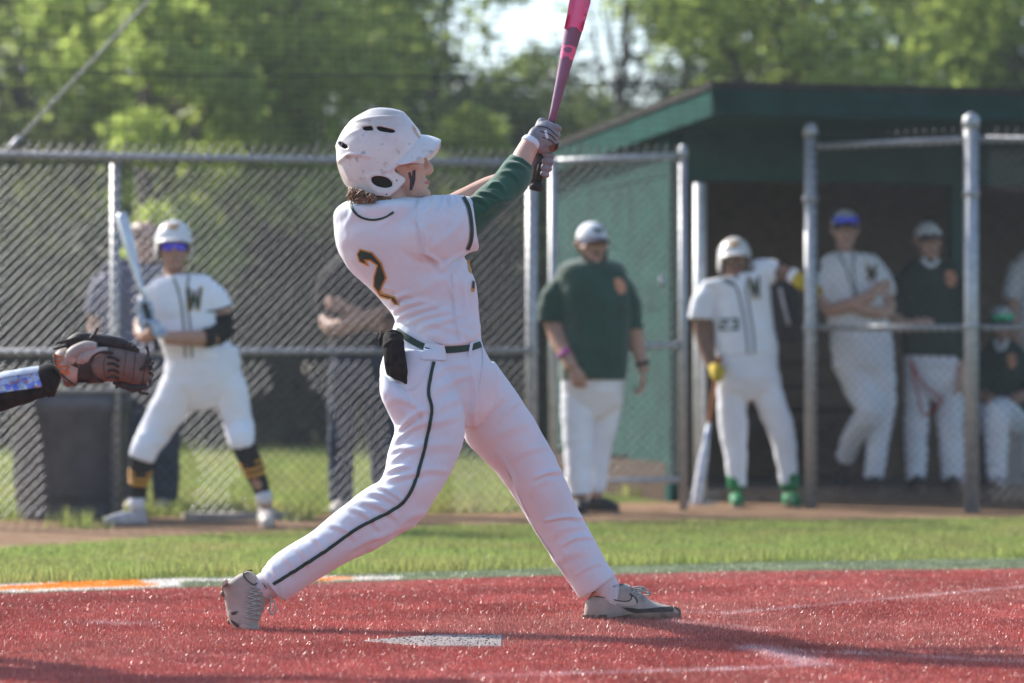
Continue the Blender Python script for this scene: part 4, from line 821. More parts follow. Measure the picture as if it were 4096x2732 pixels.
obj('toe_cap', decal(f2, zs([(1900, 750), (1985, 760), (2030, 820), (2030, 900), (1900, 845)]), 10.76, .0026, 3), M_SHOELT, sf)
SW = [(560, 590), (700, 610), (850, 640), (1000, 668), (1100, 668), (1160, 645), (1180, 600), (1170, 560), (1150, 530), (1190, 560), (1240, 620), (1262, 680), (1240, 715), (1180, 738), (1100, 738), (1000, 715), (850, 670), (700, 625)]
obj('swoosh_outline', ribbon(f2, zs([(560, 585), (700, 598), (850, 628), (1000, 658), (1110, 658), (1165, 630), (1182, 580), (1150, 535), (1225, 590), (1270, 650), (1275, 690)]), 4.5, 10.76, .0028), M_SHOEDK, sf); obj('swoosh', decal(f2, zs(SW), 10.76, .0022, 3), M_SHOELT, sf)
obj('collar_trim', ribbon(f2, zs([(490, 515), (640, 512), (780, 462), (900, 405), (1040, 380)]), 4.5, 10.76, .003), M_SHOEDK, sf)
for x in (395, 470, 690, 1370, 1640, 1860):
    q = P(*zs([(x, 1000)])[0], 10.77); obj('cleat', MB().rings([[q + Vector((r * math.cos(t * .785), r * math.sin(t * .785), h)) for t in range(8)] for r, h in ((.016, .022), (.013, 0), (.008, -.018))]), M_SOLE, sf, smooth=False)
mb = MB(); Yl = 10.775
for a, b, c, d in (((2525, 2352), (2560, 2346), (2585, 2358), (2540, 2362)), ((2530, 2358), (2575, 2354), (2603, 2372), (2590, 2366)), ((2535, 2362), (2580, 2368), (2600, 2378), (2570, 2382))): mb.tube([P(*a, Yl), P(*b, Yl - .01), P(*c, Yl - .012), P(*d, Yl)], .0028, n=7, sub=4)
for i in range(4): mb.tube([P(2512 + i * 22, 2350 + i * 15, Yl + .03), P(2518 + i * 22, 2342 + i * 15, Yl), P(2506 + i * 22, 2362 + i * 13, Yl - .03)], .003, n=6, sub=3)
obj('lace', mb, M_LACE, sf)
obj('sock', MB().tube([P(2385, 2310, 10.80), P(2420, 2345, 10.80), P(2445, 2385, 10.80), P(2465, 2420, 10.80)], [.048, .047, .043, .040], n=20, sub=4), M_SOCK, bt)
sbk = obj('shoe', ruffle(shoe_parts([(886, 2352, 950, 2300, .020), (893, 2365, 1000, 2284, .034), (900, 2400, 1045, 2325, .041), (906, 2440, 1073, 2380, .044), (912, 2470, 1062, 2425, .047), (924, 2497, 1048, 2460, .049), (945, 2522, 1036, 2488, .047), (985, 2538, 1042, 2508, .040), (1030, 2541, 1058, 2526, .022)], 10.36), .0008, 40), M_SHOE, bt)
b2 = sbk.data.copy(); b2.transform(Matrix.Translation(rootloc(bt))); b2 = bvh_of(b2); zb = lambda z: [(850 + x * .2168, 2230 + y * .2168) for x, y in z]
obj('collar_trim', ribbon(b2, zb([(740, 230), (600, 270), (575, 320), (640, 420), (760, 500), (860, 460), (960, 510), (990, 580)]), 5, 10.3, .003), M_SHOEDK, sbk)
obj('rand', joinme([decal(b2, zb([(345, 1010), (420, 990), (490, 990), (430, 1050), (370, 1060)]), 10.3, .0024), decal(b2, zb([(345, 1140), (420, 1180), (500, 1240), (495, 1285), (430, 1260), (360, 1180)]), 10.3, .0024)]), M_SHOEDK, sbk)
obj('toe_cap', decal(b2, zb([(500, 1260), (560, 1210), (700, 1270), (860, 1290), (940, 1390), (800, 1400), (620, 1340)]), 10.3, .0022), M_SHOELT, sbk); obj('heel_counter', decal(b2, zb([(180, 470), (270, 390), (300, 460), (280, 560), (230, 560), (180, 550)]), 10.3, .0022), M_SHOELT, sbk)
mb = MB()
for i in range(7): mb.tube([onto(b2, *zb([(690 - 15 * i, 540 + 90 * i)])[0], 10.33, .003), onto(b2, *zb([(800 - 10 * i, 570 + 90 * i)])[0], 10.33, .006), onto(b2, *zb([(930 - 12 * i, 620 + 85 * i)])[0], 10.33, .004)], .0028, n=6, sub=3)
for i in range(6): mb.tube([onto(b2, *zb([(710 - 15 * i, 620 + 90 * i)])[0], 10.33, .003), onto(b2, *zb([(820 - 10 * i, 590 + 90 * i)])[0], 10.33, .006), onto(b2, *zb([(920 - 12 * i, 560 + 90 * i)])[0], 10.33, .004)], .0026, n=6, sub=3)
mb.tube([P(*p, 10.33) for p in zb([(1020, 730), (1090, 760), (1160, 860), (1165, 980), (1120, 1045), (1065, 1000), (1070, 880), (1085, 780)])], .0028, n=7, sub=4)
obj('lace', mb, M_LACE, sbk)
obj('sock', MB().tube([P(1105, 2325, 10.37), P(1062, 2345, 10.37), P(1020, 2372, 10.37), P(985, 2410, 10.37)], [.050, .046, .042, .038], n=20, sub=4), M_SOCK, bt)
for p in ((225, 560), (200, 660), (330, 1170), (480, 1330)):
    q = P(*zb([p])[0], 10.36); obj('cleat', MB().ell(q, (.011, .016, .012), 9, 6), M_SOLE, sbk)
# glove rolled into the rear pocket
tp_ = thing('pocket_glove', 'black rolled glove stuffed in the batter\'s rear pocket', 'glove', P(1585, 1440, 10.36)); mb = MB()
loft(mb, [(1546, 1326, 1590, 1332, 10.335, .022), (1532, 1340, 1612, 1350, 10.335, .03), (1530, 1390, 1620, 1385, 10.315, .034), (1536, 1440, 1626, 1446, 10.31, .033), (1540, 1475, 1634, 1498, 10.315, .03), (1546, 1500, 1646, 1548, 10.32, .026)], n=20); mb.tube([P(1534, 1335, 10.37), P(1526, 1360, 10.365), P(1522, 1380, 10.37)], [.012, .013, .006], n=8, sub=3)
pg = union(mb, .004, 2); folds(pg, [(1560, 1340, 1565, 1500, 7, .004), (1600, 1350, 1610, 1500, 7, .004), (1535, 1380, 1610, 1370, 6, .005)], YB); ruffle(pg, .0022, 40); obj('cuff', pg, M_BLACK, tp_)
obj('rolled_end', MB().tube([P(1548, 1330, 10.365), P(1570, 1326, 10.345), P(1598, 1336, 10.35), P(1608, 1348, 10.37)], .007, n=8, sub=3), M_BLACK, tp_)
# ------------------------------------------------------------------ everyone else
M_WHITE = mat('brightened_team_jersey', (.79, .80, .86), rough=.8, spec=.15, var=.03, scale=5, sheen=.25)  # lighter copy of the batter's white, making up for dim light in the dugout
M_PANTS = mat('brightened_team_trousers', (.77, .78, .84), rough=.82, spec=.12, var=.04, scale=6, sheen=.2, patch=[((.55, .48, .42), 7, .62, .8, .35)])  # trousers brightened likewise, the missing light put into the colour
M_CAPW = mat('white_cap', (.70, .70, .73), rough=.75, var=.05, scale=20)
M_NAVY = mat('navy_cloth', (.025, .03, .075), rough=.8, var=.2, scale=20)
M_JEANS = mat('blue_jeans', (.03, .045, .08), rough=.85, var=.25, scale=14, patch=[((.07, .10, .15), 6, .5, .7, .5)])
M_CHAR = mat('charcoal_tee', (.022, .02, .023), rough=.85, var=.15, scale=14)
M_COACH = mat('green_pullover', (.014, .055, .038), rough=.8, var=.15, scale=8, sheen=.3)
M_HOOD = mat('dark_green_hoodie', (.018, .042, .032), rough=.85, var=.15, scale=8)
M_PATCHO = mat('orange_patch', (.62, .27, .16), rough=.7, var=.2, scale=80)
M_BLKSOCK = mat('black_sock', (.018, .018, .018), rough=.9, var=.2, scale=40)
M_GREY = mat('grey_cleat', (.42, .40, .42), rough=.6, var=.15, scale=20)
M_SHGRN = mat('green_cleat', (.015, .20, .075), rough=.5, var=.2, scale=20)
M_BLKSH = mat('black_shoe', (.022, .022, .026), rough=.5, var=.2, scale=20)
M_YEL = mat('yellow_glove', (.60, .43, .02), rough=.6, var=.2, scale=30, patch=[((.10, .08, .02), 30, .58, .64, .6)])
M_BLUG = mat('blue_white_glove', (.45, .53, .62), rough=.6, var=.1, scale=30, patch=[((.08, .17, .32), 45, .50, .56, .7)])
M_SILVER = mat('silver_bat', (.62, .66, .72), rough=.25, spec=.6, metal=.35, var=.06, scale=12)
M_BLUEBAT = mat('white_blue_bat', (.66, .68, .74), rough=.3, spec=.5, var=.05, scale=12, patch=[((.05, .12, .45), 35, .55, .60, .7)])
M_ORG = mat('orange_grip', (.42, .15, .05), rough=.7, var=.15, scale=50)
M_LENSB = mat('blue_mirror_lens', (.02, .10, .95), rough=.15, spec=.8, metal=.1, var=.25, scale=14, color2=(.10, .05, .95))
M_LENSG = mat('green_mirror_lens', (.02, .60, .22), rough=.15, spec=.8, metal=.1, var=.25, scale=14, color2=(.02, .6, .45))
M_BEARD = mat('beard', (.045, .028, .022), rough=.8, var=.3, scale=90, bump=.6, bscale=400)
M_BAG = mat('equipment_bag', (.02, .018, .024), rough=.75, var=.2, scale=15, bump=.3, bscale=90)
M_PURP = mat('purple_band', (.28, .03, .22), rough=.6, var=.1)
M_RED = mat('red_strap', (.42, .03, .035), rough=.7, var=.1)
M_STRIPE = mat('striped_shirt', (.03, .035, .085), rough=.85, var=.1)
nt = M_STRIPE.node_tree; wv = nt.nodes.new('ShaderNodeTexWave'); wv.bands_direction = 'Z'; wv.inputs['Scale'].default_value = 9; wv.inputs['Distortion'].default_value = .8
tc_ = nt.nodes.new('ShaderNodeTexCoord'); nt.links.new(tc_.outputs['Object'], wv.inputs['Vector']); rp_ = nt.nodes.new('ShaderNodeValToRGB'); rp_.color_ramp.elements[0].position = .55; rp_.color_ramp.elements[1].position = .62
rp_.color_ramp.elements[0].color = (.035, .04, .09, 1); rp_.color_ramp.elements[1].color = (.36, .35, .42, 1); nt.links.new(wv.outputs[0], rp_.inputs[0]); nt.links.new(rp_.outputs[0], [n for n in nt.nodes if n.type == 'BSDF_PRINCIPLED'][0].inputs['Base Color'])

def shape(mb, s, Y, shrink=0.):
    """s: list of 5/6-tuples = outline loft, list of 3/4-tuples = limb"""
    if isinstance(s, tuple) and s[0] == 'L': loft(mb, [(*r[:4], Y + (r[5] if len(r) > 5 else 0), r[4]) for r in s[1]], n=24, sub=3, shrink=shrink)
    else: limb(mb, s, Y, shrink=shrink)
def worldcopy(o):
    me = o.data.copy(); me.transform(Matrix.Translation(rootloc(o))); return me
def person(label, Y, foot, head, skin, clothes, bare=(), handf=None, voxel=.0085, brow=None, z0=0.):
    root = thing('person', label, 'person', (P(foot, 0, Y).x, Y, z0)); cx, cy, h, yaw, pitch = head; M = headmat(P(cx, cy, Y), h, R(yaw), R(pitch))
    for nm, m, shs in clothes:                       # close the seat of the trousers down into the legs
        if nm in ('trousers', 'jeans') and isinstance(shs[0], tuple): r = shs[0][1][-1]; w = (r[2] - r[0]) * .3; shs[0] = ('L', shs[0][1] + [(r[0] + w, r[1] + 45, r[2] - w, r[3] + 45, r[4] * .55)])
    mb = MB(); head_shell(mb, M, 18); q = P(cx, cy, Y); mb.tube([q + Vector((0, .02, .07)), q + Vector((0, .035, -.02)), q + Vector((0, .04, -.10)), q + Vector((0, .04, -.2))], [.058, .056, .062, .08], n=14, sub=3)
    for nm, m, shs in clothes:
        for s in shs: shape(mb, s, Y, .014)
    for s in bare: shape(mb, s, Y)
    if handf: handf(mb)
    body = obj('body', union(mb, voxel * .8, 2, .4), skin, root); parts = {}
    for nm, m, shs in clothes:
        mb = MB()
        for s in shs: shape(mb, s, Y)
        me = ruffle(union(mb, voxel, 4), .005, 9, (1, 1, 1.5), seed=Y + cx * .01); ruffle(me, .0022, 24, seed=cx * .02); parts[nm] = obj(nm, me, m, root)
    face_parts(body, M, brow or M_HAIRD)
    return root, body, M, parts
def cap(root, M, m1, m2, helmet=False, back=M_HAIRD):
    k = M.median_scale; mb = MB(); n = 26; rows = []
    R3, c, zl = ((.415, .50, .47), (-.03, .62), .36) if helmet else ((.352, .44, .365), (-.03, .66), .61)
    V, Fc = [], []; m_ = 14
    for i in range(m_ + 1):
        z = zl + (c[1] + R3[2] - zl) * math.sin(math.pi / 2 * i / m_); t = max(0, (z - c[1]) / R3[2]); s = math.sqrt(max(.0004, 1 - t * t))
        for j in range(n):
            a = 2 * math.pi * j / n; fwd = math.cos(a); zz = z
            if z < .62 and fwd > .45: zz = .62 + (z - .62) * .05                 # face opening
            V.append(LP(M, R3[0] * s * math.sin(a), c[0] + R3[1] * s * fwd, zz))
        if i: Fc += [((i - 1) * n + j, (i - 1) * n + (j + 1) % n, i * n + (j + 1) % n, i * n + j) for j in range(n)]
    me = bpy.data.meshes.new('c'); me.from_pydata(V, [], Fc); me.update()
    crown = obj('batting_helmet' if helmet else 'cap', solidify(me, .006, 0), m1, root)
    V, Fc = [], []
    for i in range(21):
        a = R(-72 + 144 * i / 20)
        for kk in range(6):
            t = kk / 5; L = (.34 if not helmet else .24) * math.cos(a * .95) ** .6 * t; x = R3[0] * .98 * math.sin(a) * (1 + .05 * t); y = c[0] + R3[1] * .97 * math.cos(a) + L; V.append(LP(M, x, y, (.70 if helmet else .665) - (.05 if helmet else .10) * t - .16 * (1 - math.cos(a)) * (.5 + t * .4)))
        if i: b = i * 6; Fc += [(b - 6 + q, b - 5 + q, b + q + 1, b + q) for q in range(5)]
    me = bpy.data.meshes.new('b'); me.from_pydata(V, [], Fc); me.update(); obj('brim', solidify(me, .005, 0), m2, crown)
    if helmet:
        for s in (-1, 1): obj('ear_flap', MB().tube([LP(M, s * .40, .02, .50), LP(M, s * .40, .03, .36), LP(M, s * .385, .05, .24), LP(M, s * .36, .07, .17)], [.17 * k, .18 * k, .15 * k, .06 * k], n=14, flat=1.0, sub=3) if False else MB().ell(LP(M, s * .385, .0, .36), (.05 * k, .17 * k, .2 * k), rot=M.to_3x3().normalized()), m1, crown)
    if back: 
        mb = MB()
        for _ in range(70):
            a = R(random.uniform(95, 265)); mb.tube([LP(M, .345 * math.sin(a), -.04 + .42 * math.cos(a), .62), LP(M, .355 * math.sin(a), -.04 + .43 * math.cos(a), .48), LP(M, .33 * math.sin(a), -.03 + .41 * math.cos(a), random.uniform(.25, .42))], [.02 * k, .022 * k, .006 * k], n=5, sub=2)
        obj('hair', mb, back, root)
    return crown
def shades(root, M, m, up=0., y=.435):
    """wrap-around mirrored lens, optional on the cap"""
    V, Fc = [], []; fy = y + (.09 if up else 0)
    for i in range(15):
        a = R(-62 + 124 * i / 14); w = .30 + (.08 if up else 0)
        dip = .04 * math.exp(-(a / .16) ** 2)
        for z in (.60 + up, .52 + up, .42 + up + dip): V.append(LP(M, w * math.sin(a), fy - .32 + .33 * math.cos(a) + (.02 if z < .5 + up else 0), z))
        if i: b = i * 3; Fc += [(b - 3, b - 2, b + 1, b), (b - 2, b - 1, b + 2, b + 1)]
    me = bpy.data.meshes.new('s'); me.from_pydata(V, [], Fc); me.update(); g = obj('sunglasses', solidify(me, .003, 0), m, root)
    for s in (-1, 1): obj('temple', MB().tube([LP(M, s * (.27 + (.08 if up else 0)), fy - .17, .54 + up), LP(M, s * (.345 + (.04 if up else 0)), -.02, .55 + up)], .009 * M.median_scale * 2, n=6), M_BLKSH, g)
def shoe(root, pts, Y, m, ratio=.95):
    mb = MB(); limb(mb, pts, Y, ratio, n=14); o = obj('shoe', union(mb, .008, 3), m, root); lo = min(pts, key=lambda p: -p[1]); q = pts[-1]
    return o
def shoe3(root, ankle, toe, m, w=.045, sole=M_SOLE):
    """ankle 3-D point, toe 3-D point on the ground"""
    heel = Vector((ankle.x, ankle.y, toe.z)) - (Vector((toe.x, toe.y, 0)) - Vector((ankle.x, ankle.y, 0))).normalized() * .05; mb = MB(); z = toe.z
    mb.tube([ankle, ankle.lerp(heel, .5), heel + Vector((0, 0, w))], [w * .95, w, w * .95], n=14, sub=3)
    mid = heel.lerp(toe, .55); mb.tube([heel + Vector((0, 0, w * .95)), mid + Vector((0, 0, w * .98)), toe + Vector((0, 0, w * .62))], [w * .95, w * .98, w * .6], n=14, sub=4)
    o = obj('shoe', union(mb, .007, 3), m, root)
    mb = MB(); d = (toe - heel).normalized(); s = Vector((-d.y, d.x, 0)); ring = []
    for i in range(18):
        a = 2 * math.pi * i / 18; ring.append(heel.lerp(toe, .5) + d * (toe - heel).length * .62 * math.cos(a) + s * w * .98 * math.sin(a))
    mb.rings([[Vector((p.x, p.y, z + .001)) for p in ring], [Vector((p.x, p.y, z + .02)) for p in ring]]); obj('sole', mb, sole, o, smooth=False); return o
def emblem_w(parent, bv, x, y, w, h, Y, skew=0):
    t = w * .17; W_ = [(0, 0), (.2, 0), (.30, .62), (.42, .15), (.56, .15), (.68, .62), (.80, 0), (1, 0), (.82, 1), (.62, 1), (.5, .52), (.38, 1), (.18, 1)]
    f = lambda g: [(x + (px_ * (1 + 2 * g) - g) * w + skew * (py_ - .5), y + (py_ * (1 + 2 * g) - g) * h) for px_, py_ in W_]
    obj('emblem_border', decal(bv, f(.07), Y, .004, 3), M_GOLD, parent); obj('emblem', decal(bv, f(-.02), Y, .007, 3), M_DGREEN, parent)
def cap_logo(crown, x, y, w, h, m, Y):
    W_ = [(0, 0), (.22, 0), (.32, .6), (.42, .2), (.58, .2), (.68, .6), (.78, 0), (1, 0), (.82, 1), (.6, 1), (.5, .6), (.4, 1), (.18, 1)]
    obj('cap_emblem', decal(bvh_of(worldcopy(crown)), [(x + a * w, y + b * h) for a, b in W_], Y, .003, 2), m, crown)
def numerals(parent, bv, polys, Y):
    for p in polys: obj('numeral', decal(bv, p, Y, .005, 3), M_DGREEN, parent)
def placket(parent, bv, lines, Y, w=7):
    for l in lines: obj('piping', ribbon(bv, l, w, Y, .004, 5), M_DGREEN, parent)

# ---- on deck hitter in front of the fence
Y = 17.6; oh_a, oh_b = P(628, 1390, Y - .22), P(478, 834, Y - .05); od = (oh_b - oh_a).normalized()
def hands(mb): pass
root, body, M, pt = person('on deck hitter in white W jersey, helmet and blue mirrored sunglasses before the fence', Y, 780, (694, 1075, .245, 8, 3), M_SKIN3,
  [('jersey', M_WHITE, [('L', [(672, 1100, 765, 1094, .075), (625, 1116, 815, 1098, .09), (592, 1140, 850, 1115, .105), (590, 1180, 862, 1155, .12), (606, 1260, 872, 1250, .125), (630, 1350, 902, 1335, .125), (654, 1415, 938, 1395, .13), (668, 1460, 956, 1432, .13)]), [(800, 1155, 105), (852, 1190, 116), (880, 1245, 116)], [(640, 1170, 100), (602, 1205, 100), (590, 1252, 94)]]),
   ('trousers', M_PANTS, [('L', [(668, 1400, 950, 1385, .12), (655, 1470, 964, 1450, .13), (652, 1540, 968, 1520, .12), (690, 1600, 950, 1590, .09)]), [(745, 1500, 178), (695, 1600, 160), (625, 1720, 134), (580, 1800, 114, -.05), (566, 1836, 102, -.05)], [(885, 1490, 168), (926, 1600, 142), (955, 1700, 120), (964, 1750, 114, -.05), (968, 1790, 102, -.05)]])],
  bare=[[(880, 1225, 74), (890, 1315, 76, -.03), (850, 1348, 72, -.10), (760, 1352, 62, -.2), (660, 1352, 52, -.25)], [(590, 1245, 66), (565, 1310, 64, -.05), (578, 1345, 58, -.15), (612, 1330, 52, -.24)], [(568, 1830, 70, -.05), (560, 1900, 60, -.03), (548, 2000, 46), (545, 2050, 46)], [(968, 1780, 70, -.05), (1010, 1880, 58, -.03), (1055, 1985, 46), (1066, 2040, 46)]])
cap_logo(cap(root, M, M_HELM, M_HELM, True), 672, 892, 44, 26, M_GOLD, Y); shades(root, M, M_LENSB)
jb2 = bvh_of(worldcopy(pt['jersey'])); emblem_w(pt['jersey'], jb2, 748, 1152, 58, 86, Y); placket(pt['jersey'], jb2, [[(668, 1075), (700, 1125), (722, 1200), (735, 1300), (742, 1430)], [(775, 1065), (752, 1120), (748, 1200), (760, 1300), (768, 1430)]], Y)
obj('sleeve_stripe', ribbon(jb2, [(828, 1246), (870, 1240), (925, 1222)], 9, Y, .004), M_DGREEN, pt['jersey'])
obj('elbow_pad', union(limb(limb(MB(), [(884, 1262, 88, -.01), (890, 1318, 90, -.03), (852, 1350, 86, -.10)], Y), [(850, 1348, 82, -.12), (815, 1350, 78, -.16)], Y), .008, 3), M_BLACK, root)
for nm, p_, hnd in (('batting_glove', .10, 1), ('batting_glove', .215, -1)):
    mb = MB(); c = oh_a + od * p_; fist(mb, c, od, .0145, Vector((.55, -.8, 0)) if hnd == 1 else Vector((-.75, .2, 0)), P(690, 1352, Y - .24) if hnd == 1 else P(582, 1342, Y - .18), hand=hnd, sc=1.25); obj(nm, union(mb, .005, 2), M_BLUG, root)
bt2 = thing('baseball_bat', 'silver bat held upright by the on deck hitter', 'bat', oh_a); obj('barrel', turned([(.28, .0125), (.36, .016), (.46, .024), (.54, .0315), (.6, .0335), (.75, .0335), (.782, .029), (.79, .012)], oh_a, od), M_SILVER, bt2); obj('handle', turned([(0, .013), (.1, .013), (.282, .0138), (.29, .012)], oh_a, od), M_GRIP, bt2); obj('knob', turned([(-.02, .012), (-.015, .023), (0, .022), (.006, .014)], oh_a, od), M_GRIP, bt2)
for lg in ([(567, 1815, 98, -.05), (562, 1880, 90, -.04), (552, 1960, 72), (548, 2000, 64)], [(970, 1770, 98, -.05), (1000, 1840, 92, -.04), (1035, 1925, 74), (1052, 1975, 64)]):
    so = obj('long_sock', union(limb(MB(), lg, Y), .007, 2), M_BLKSOCK, root); a, b = lg[1], lg[2]
    for t in (.0, .28, .56): obj('sock_stripe', limb(MB(), [(a[0] + (b[0] - a[0]) * t, a[1] + (b[1] - a[1]) * (t - .02), a[2] - 18 * t + 7, -.035), (a[0] + (b[0] - a[0]) * (t + .1), a[1] + (b[1] - a[1]) * (t + .12), a[2] - 18 * (t + .1) + 7, -.03)], Y, sub=1), M_GOLD, so)
    c, d = lg[-1], (lg[-1][0] + (10 if c0 else 10), lg[-1][1] + 40); obj('sock_cuff', limb(MB(), [(c[0], c[1] - 8, 66), (c[0] + (1 if c[0] < 800 else 8), c[1] + 40, 60)], Y, sub=2), M_SOCK, root)
shoe3(root, P(548, 2040, Y), Vector((P(425, 0, Y).x, Y - .06, .0)), M_GREY, .046); shoe3(root, P(1063, 2030, Y), Vector((P(1085, 0, Y).x, Y - .24, .0)), M_SHOELT, .05)

# ---- man in navy striped shirt behind the fence
Y = 19.35
root, body, M, pt = person('man in navy striped shirt partly hidden behind the on deck hitter', Y, 570, (575, 1052, .25, 25, 0), M_SKIN,
  [('shirt', M_STRIPE, [('L', [(500, 1050, 650, 1050, .07), (400, 1092, 745, 1092, .12), (382, 1180, 765, 1180, .14), (400, 1300, 750, 1300, .14), (405, 1430, 738, 1430, .14)]), [(420, 1130, 105), (395, 1210, 100), (388, 1265, 95)], [(725, 1130, 105), (750, 1210, 100), (755, 1265, 95)]]),
   ('jeans', M_JEANS, [('L', [(410, 1410, 732, 1410, .13), (412, 1500, 730, 1500, .13), (440, 1570, 710, 1570, .1)]), [(505, 1480, 165), (525, 1700, 130), (540, 2005, 100)], [(650, 1480, 165), (660, 1700, 130), (662, 2005, 100)]])],
  bare=[[(390, 1255, 66), (382, 1340, 62), (400, 1420, 50, -.1)], [(755, 1255, 66), (762, 1340, 62), (750, 1420, 50, -.1)]], handf=lambda mb: (open_hand(mb, P(402, 1425, 19.25), Vector((.1, -.2, -1)), Vector((1, 0, 0))), open_hand(mb, P(750, 1425, 19.25), Vector((-.1, -.2, -1)), Vector((-1, 0, 0)), hand=-1)))
mb = MB()
for _ in range(160): a = R(random.uniform(40, 320)); mb.tube([LP(M, .2 * math.sin(a), .3 * math.cos(a) - .05, .99), LP(M, .34 * math.sin(a), .42 * math.cos(a) - .03, .8), LP(M, .355 * math.sin(a), .44 * math.cos(a) - .03, .58)], [.006, .008, .003], n=5, sub=2)
obj('hair', mb, M_HAIR, root); obj('shoulder_yoke', union(limb(MB(), [(420, 1105, 100), (575, 1085, 130), (725, 1105, 100)], Y, .9), .009, 3), M_NAVY, pt['shirt'])
for x in (540, 662): shoe3(root, P(x, 2015, Y), Vector((P(x - 12, 0, Y).x, Y - .23, .0)), M_SHOELT, .048)

# ---- man with folded arms behind the fence
Y = 19.1
root, body, M, pt = person('man in charcoal tee and jeans with folded arms behind the fence', Y, 1450, (1445, 1000, .245, 35, 0), M_SKIN3,
  [('shirt', M_CHAR, [('L', [(1370, 1010, 1520, 1010, .07), (1310, 1065, 1580, 1065, .12), (1290, 1150, 1605, 1150, .14), (1305, 1260, 1600, 1260, .145), (1318, 1360, 1592, 1360, .14), (1322, 1425, 1588, 1425, .14)]), [(1335, 1100, 105), (1308, 1190, 108), (1312, 1262, 98)], [(1570, 1100, 105), (1596, 1190, 108), (1590, 1262, 98)]]),
   ('jeans', M_JEANS, [('L', [(1325, 1405, 1585, 1405, .13), (1318, 1490, 1590, 1490, .13), (1340, 1570, 1575, 1570, .11)]), [(1390, 1480, 148), (1372, 1650, 125), (1365, 1820, 108), (1365, 2010, 98)], [(1515, 1480, 148), (1520, 1650, 125), (1532, 1820, 108), (1540, 2010, 98)]])],
  bare=[[(1312, 1250, 72), (1325, 1310, 74, -.1), (1430, 1290, 66, -.19), (1530, 1245, 50, -.2)], [(1590, 1250, 72), (1575, 1310, 74, -.1), (1470, 1275, 66, -.15), (1385, 1235, 50, -.16)]], handf=lambda mb: (open_hand(mb, P(1530, 1245, 18.9), Vector((.9, .2, .3)), Vector((0, 1, 0))), open_hand(mb, P(1385, 1235, 18.94), Vector((-.9, .2, .3)), Vector((0, 1, 0)), hand=-1)))
cap(root, M, M_CHAR, M_CHAR)
for x in (1365, 1540): shoe3(root, P(x, 2020, Y), Vector((P(x - 15, 0, Y).x, Y - .22, .0)), M_SHOELT, .05)

# ---- coach
Y = 19.25
root, body, M, pt = person('bearded coach in dark green pullover and white trousers by the gate', Y, 2360, (2368, 1062, .255, 14, 0), M_SKIN3,
  [('pullover', M_COACH, [('L', [(2310, 1036, 2432, 1040, .075), (2235, 1065, 2492, 1060, .13), (2225, 1150, 2520, 1150, .17), (2240, 1250, 2530, 1250, .18), (2240, 1375, 2520, 1375, .19), (2235, 1470, 2510, 1470, .185), (2238, 1520, 2506, 1520, .18)]), [(2268, 1120, 100), (2215, 1195, 112), (2202, 1290, 120)], [(2470, 1125, 95), (2518, 1210, 90), (2532, 1318, 82)]]),
   ('trousers', M_PANTS, [('L', [(2245, 1490, 2500, 1490, .16), (2246, 1560, 2498, 1560, .135), (2270, 1620, 2480, 1620, .09)]), [(2318, 1540, 150), (2312, 1687, 132), (2312, 1820, 115), (2320, 1980, 100)], [(2430, 1540, 140, .05), (2414, 1687, 122, .08), (2392, 1822, 100, .12), (2380, 1965, 82, .15)]])],
  bare=[[(2212, 1280, 78), (2234, 1357, 72, -.06), (2268, 1428, 58, -.14), (2290, 1475, 50, -.18)], [(2535, 1310, 68), (2552, 1393, 62), (2570, 1455, 50, -.03), (2574, 1490, 46, -.04)], [(2320, 1975, 60), (2320, 2030, 60)], [(2380, 1960, 60, .15), (2385, 2010, 60, .15)]],
  handf=lambda mb: (open_hand(mb, P(2290, 1470, 19.07), Vector((.35, -.2, -1)), Vector((.3, 1, 0)), curl=.9), open_hand(mb, P(2574, 1488, 19.2), Vector((.05, -.1, -1)), Vector((-1, 0, 0)), curl=.8, hand=-1)))
cap_logo(cap(root, M, M_CAPW, M_NAVY), 2372, 908, 42, 26, M_DGREEN, Y); cb = bvh_of(worldcopy(pt['pullover'])); obj('chest_patch', decal(cb, [(2455, 1115), (2480, 1112), (2500, 1135), (2502, 1170), (2478, 1178), (2460, 1150)], Y, .004), M_PATCHO, pt['pullover'])
k = M.median_scale; mb = MB()
for s in (-1, 1): mb.tube([LP(M, s * .30, .08, .40), LP(M, s * .27, .2, .2), LP(M, s * .16, .35, .06), LP(M, 0, .40, .0)], [.03 * k, .06 * k, .08 * k, .08 * k], n=9, sub=3)
mb.tube([LP(M, -.12, .37, .24), LP(M, 0, .43, .275), LP(M, .12, .37, .24)], [.02 * k, .03 * k, .02 * k], n=8, sub=3); obj('beard', union(mb, .006, 2), M_BEARD, body)
wb = P(2258, 1415, 19.12); obj('wristband', MB().tube([P(2255, 1408, 19.12), P(2265, 1424, 19.11)], .043, n=14), M_PURP, root); obj('watch', MB().tube([P(2569, 1446, 19.22), P(2571, 1462, 19.22)], .041, n=14), M_BLKSH, root)
shoe3(root, P(2320, 2010, Y), Vector((P(2315, 0, Y).x, Y - .22, .0)), M_BLKSH, .052); shoe3(root, P(2385, 1985, Y + .15), Vector((P(2470, 0, Y).x, Y + .06, .0)), M_BLKSH, .05)

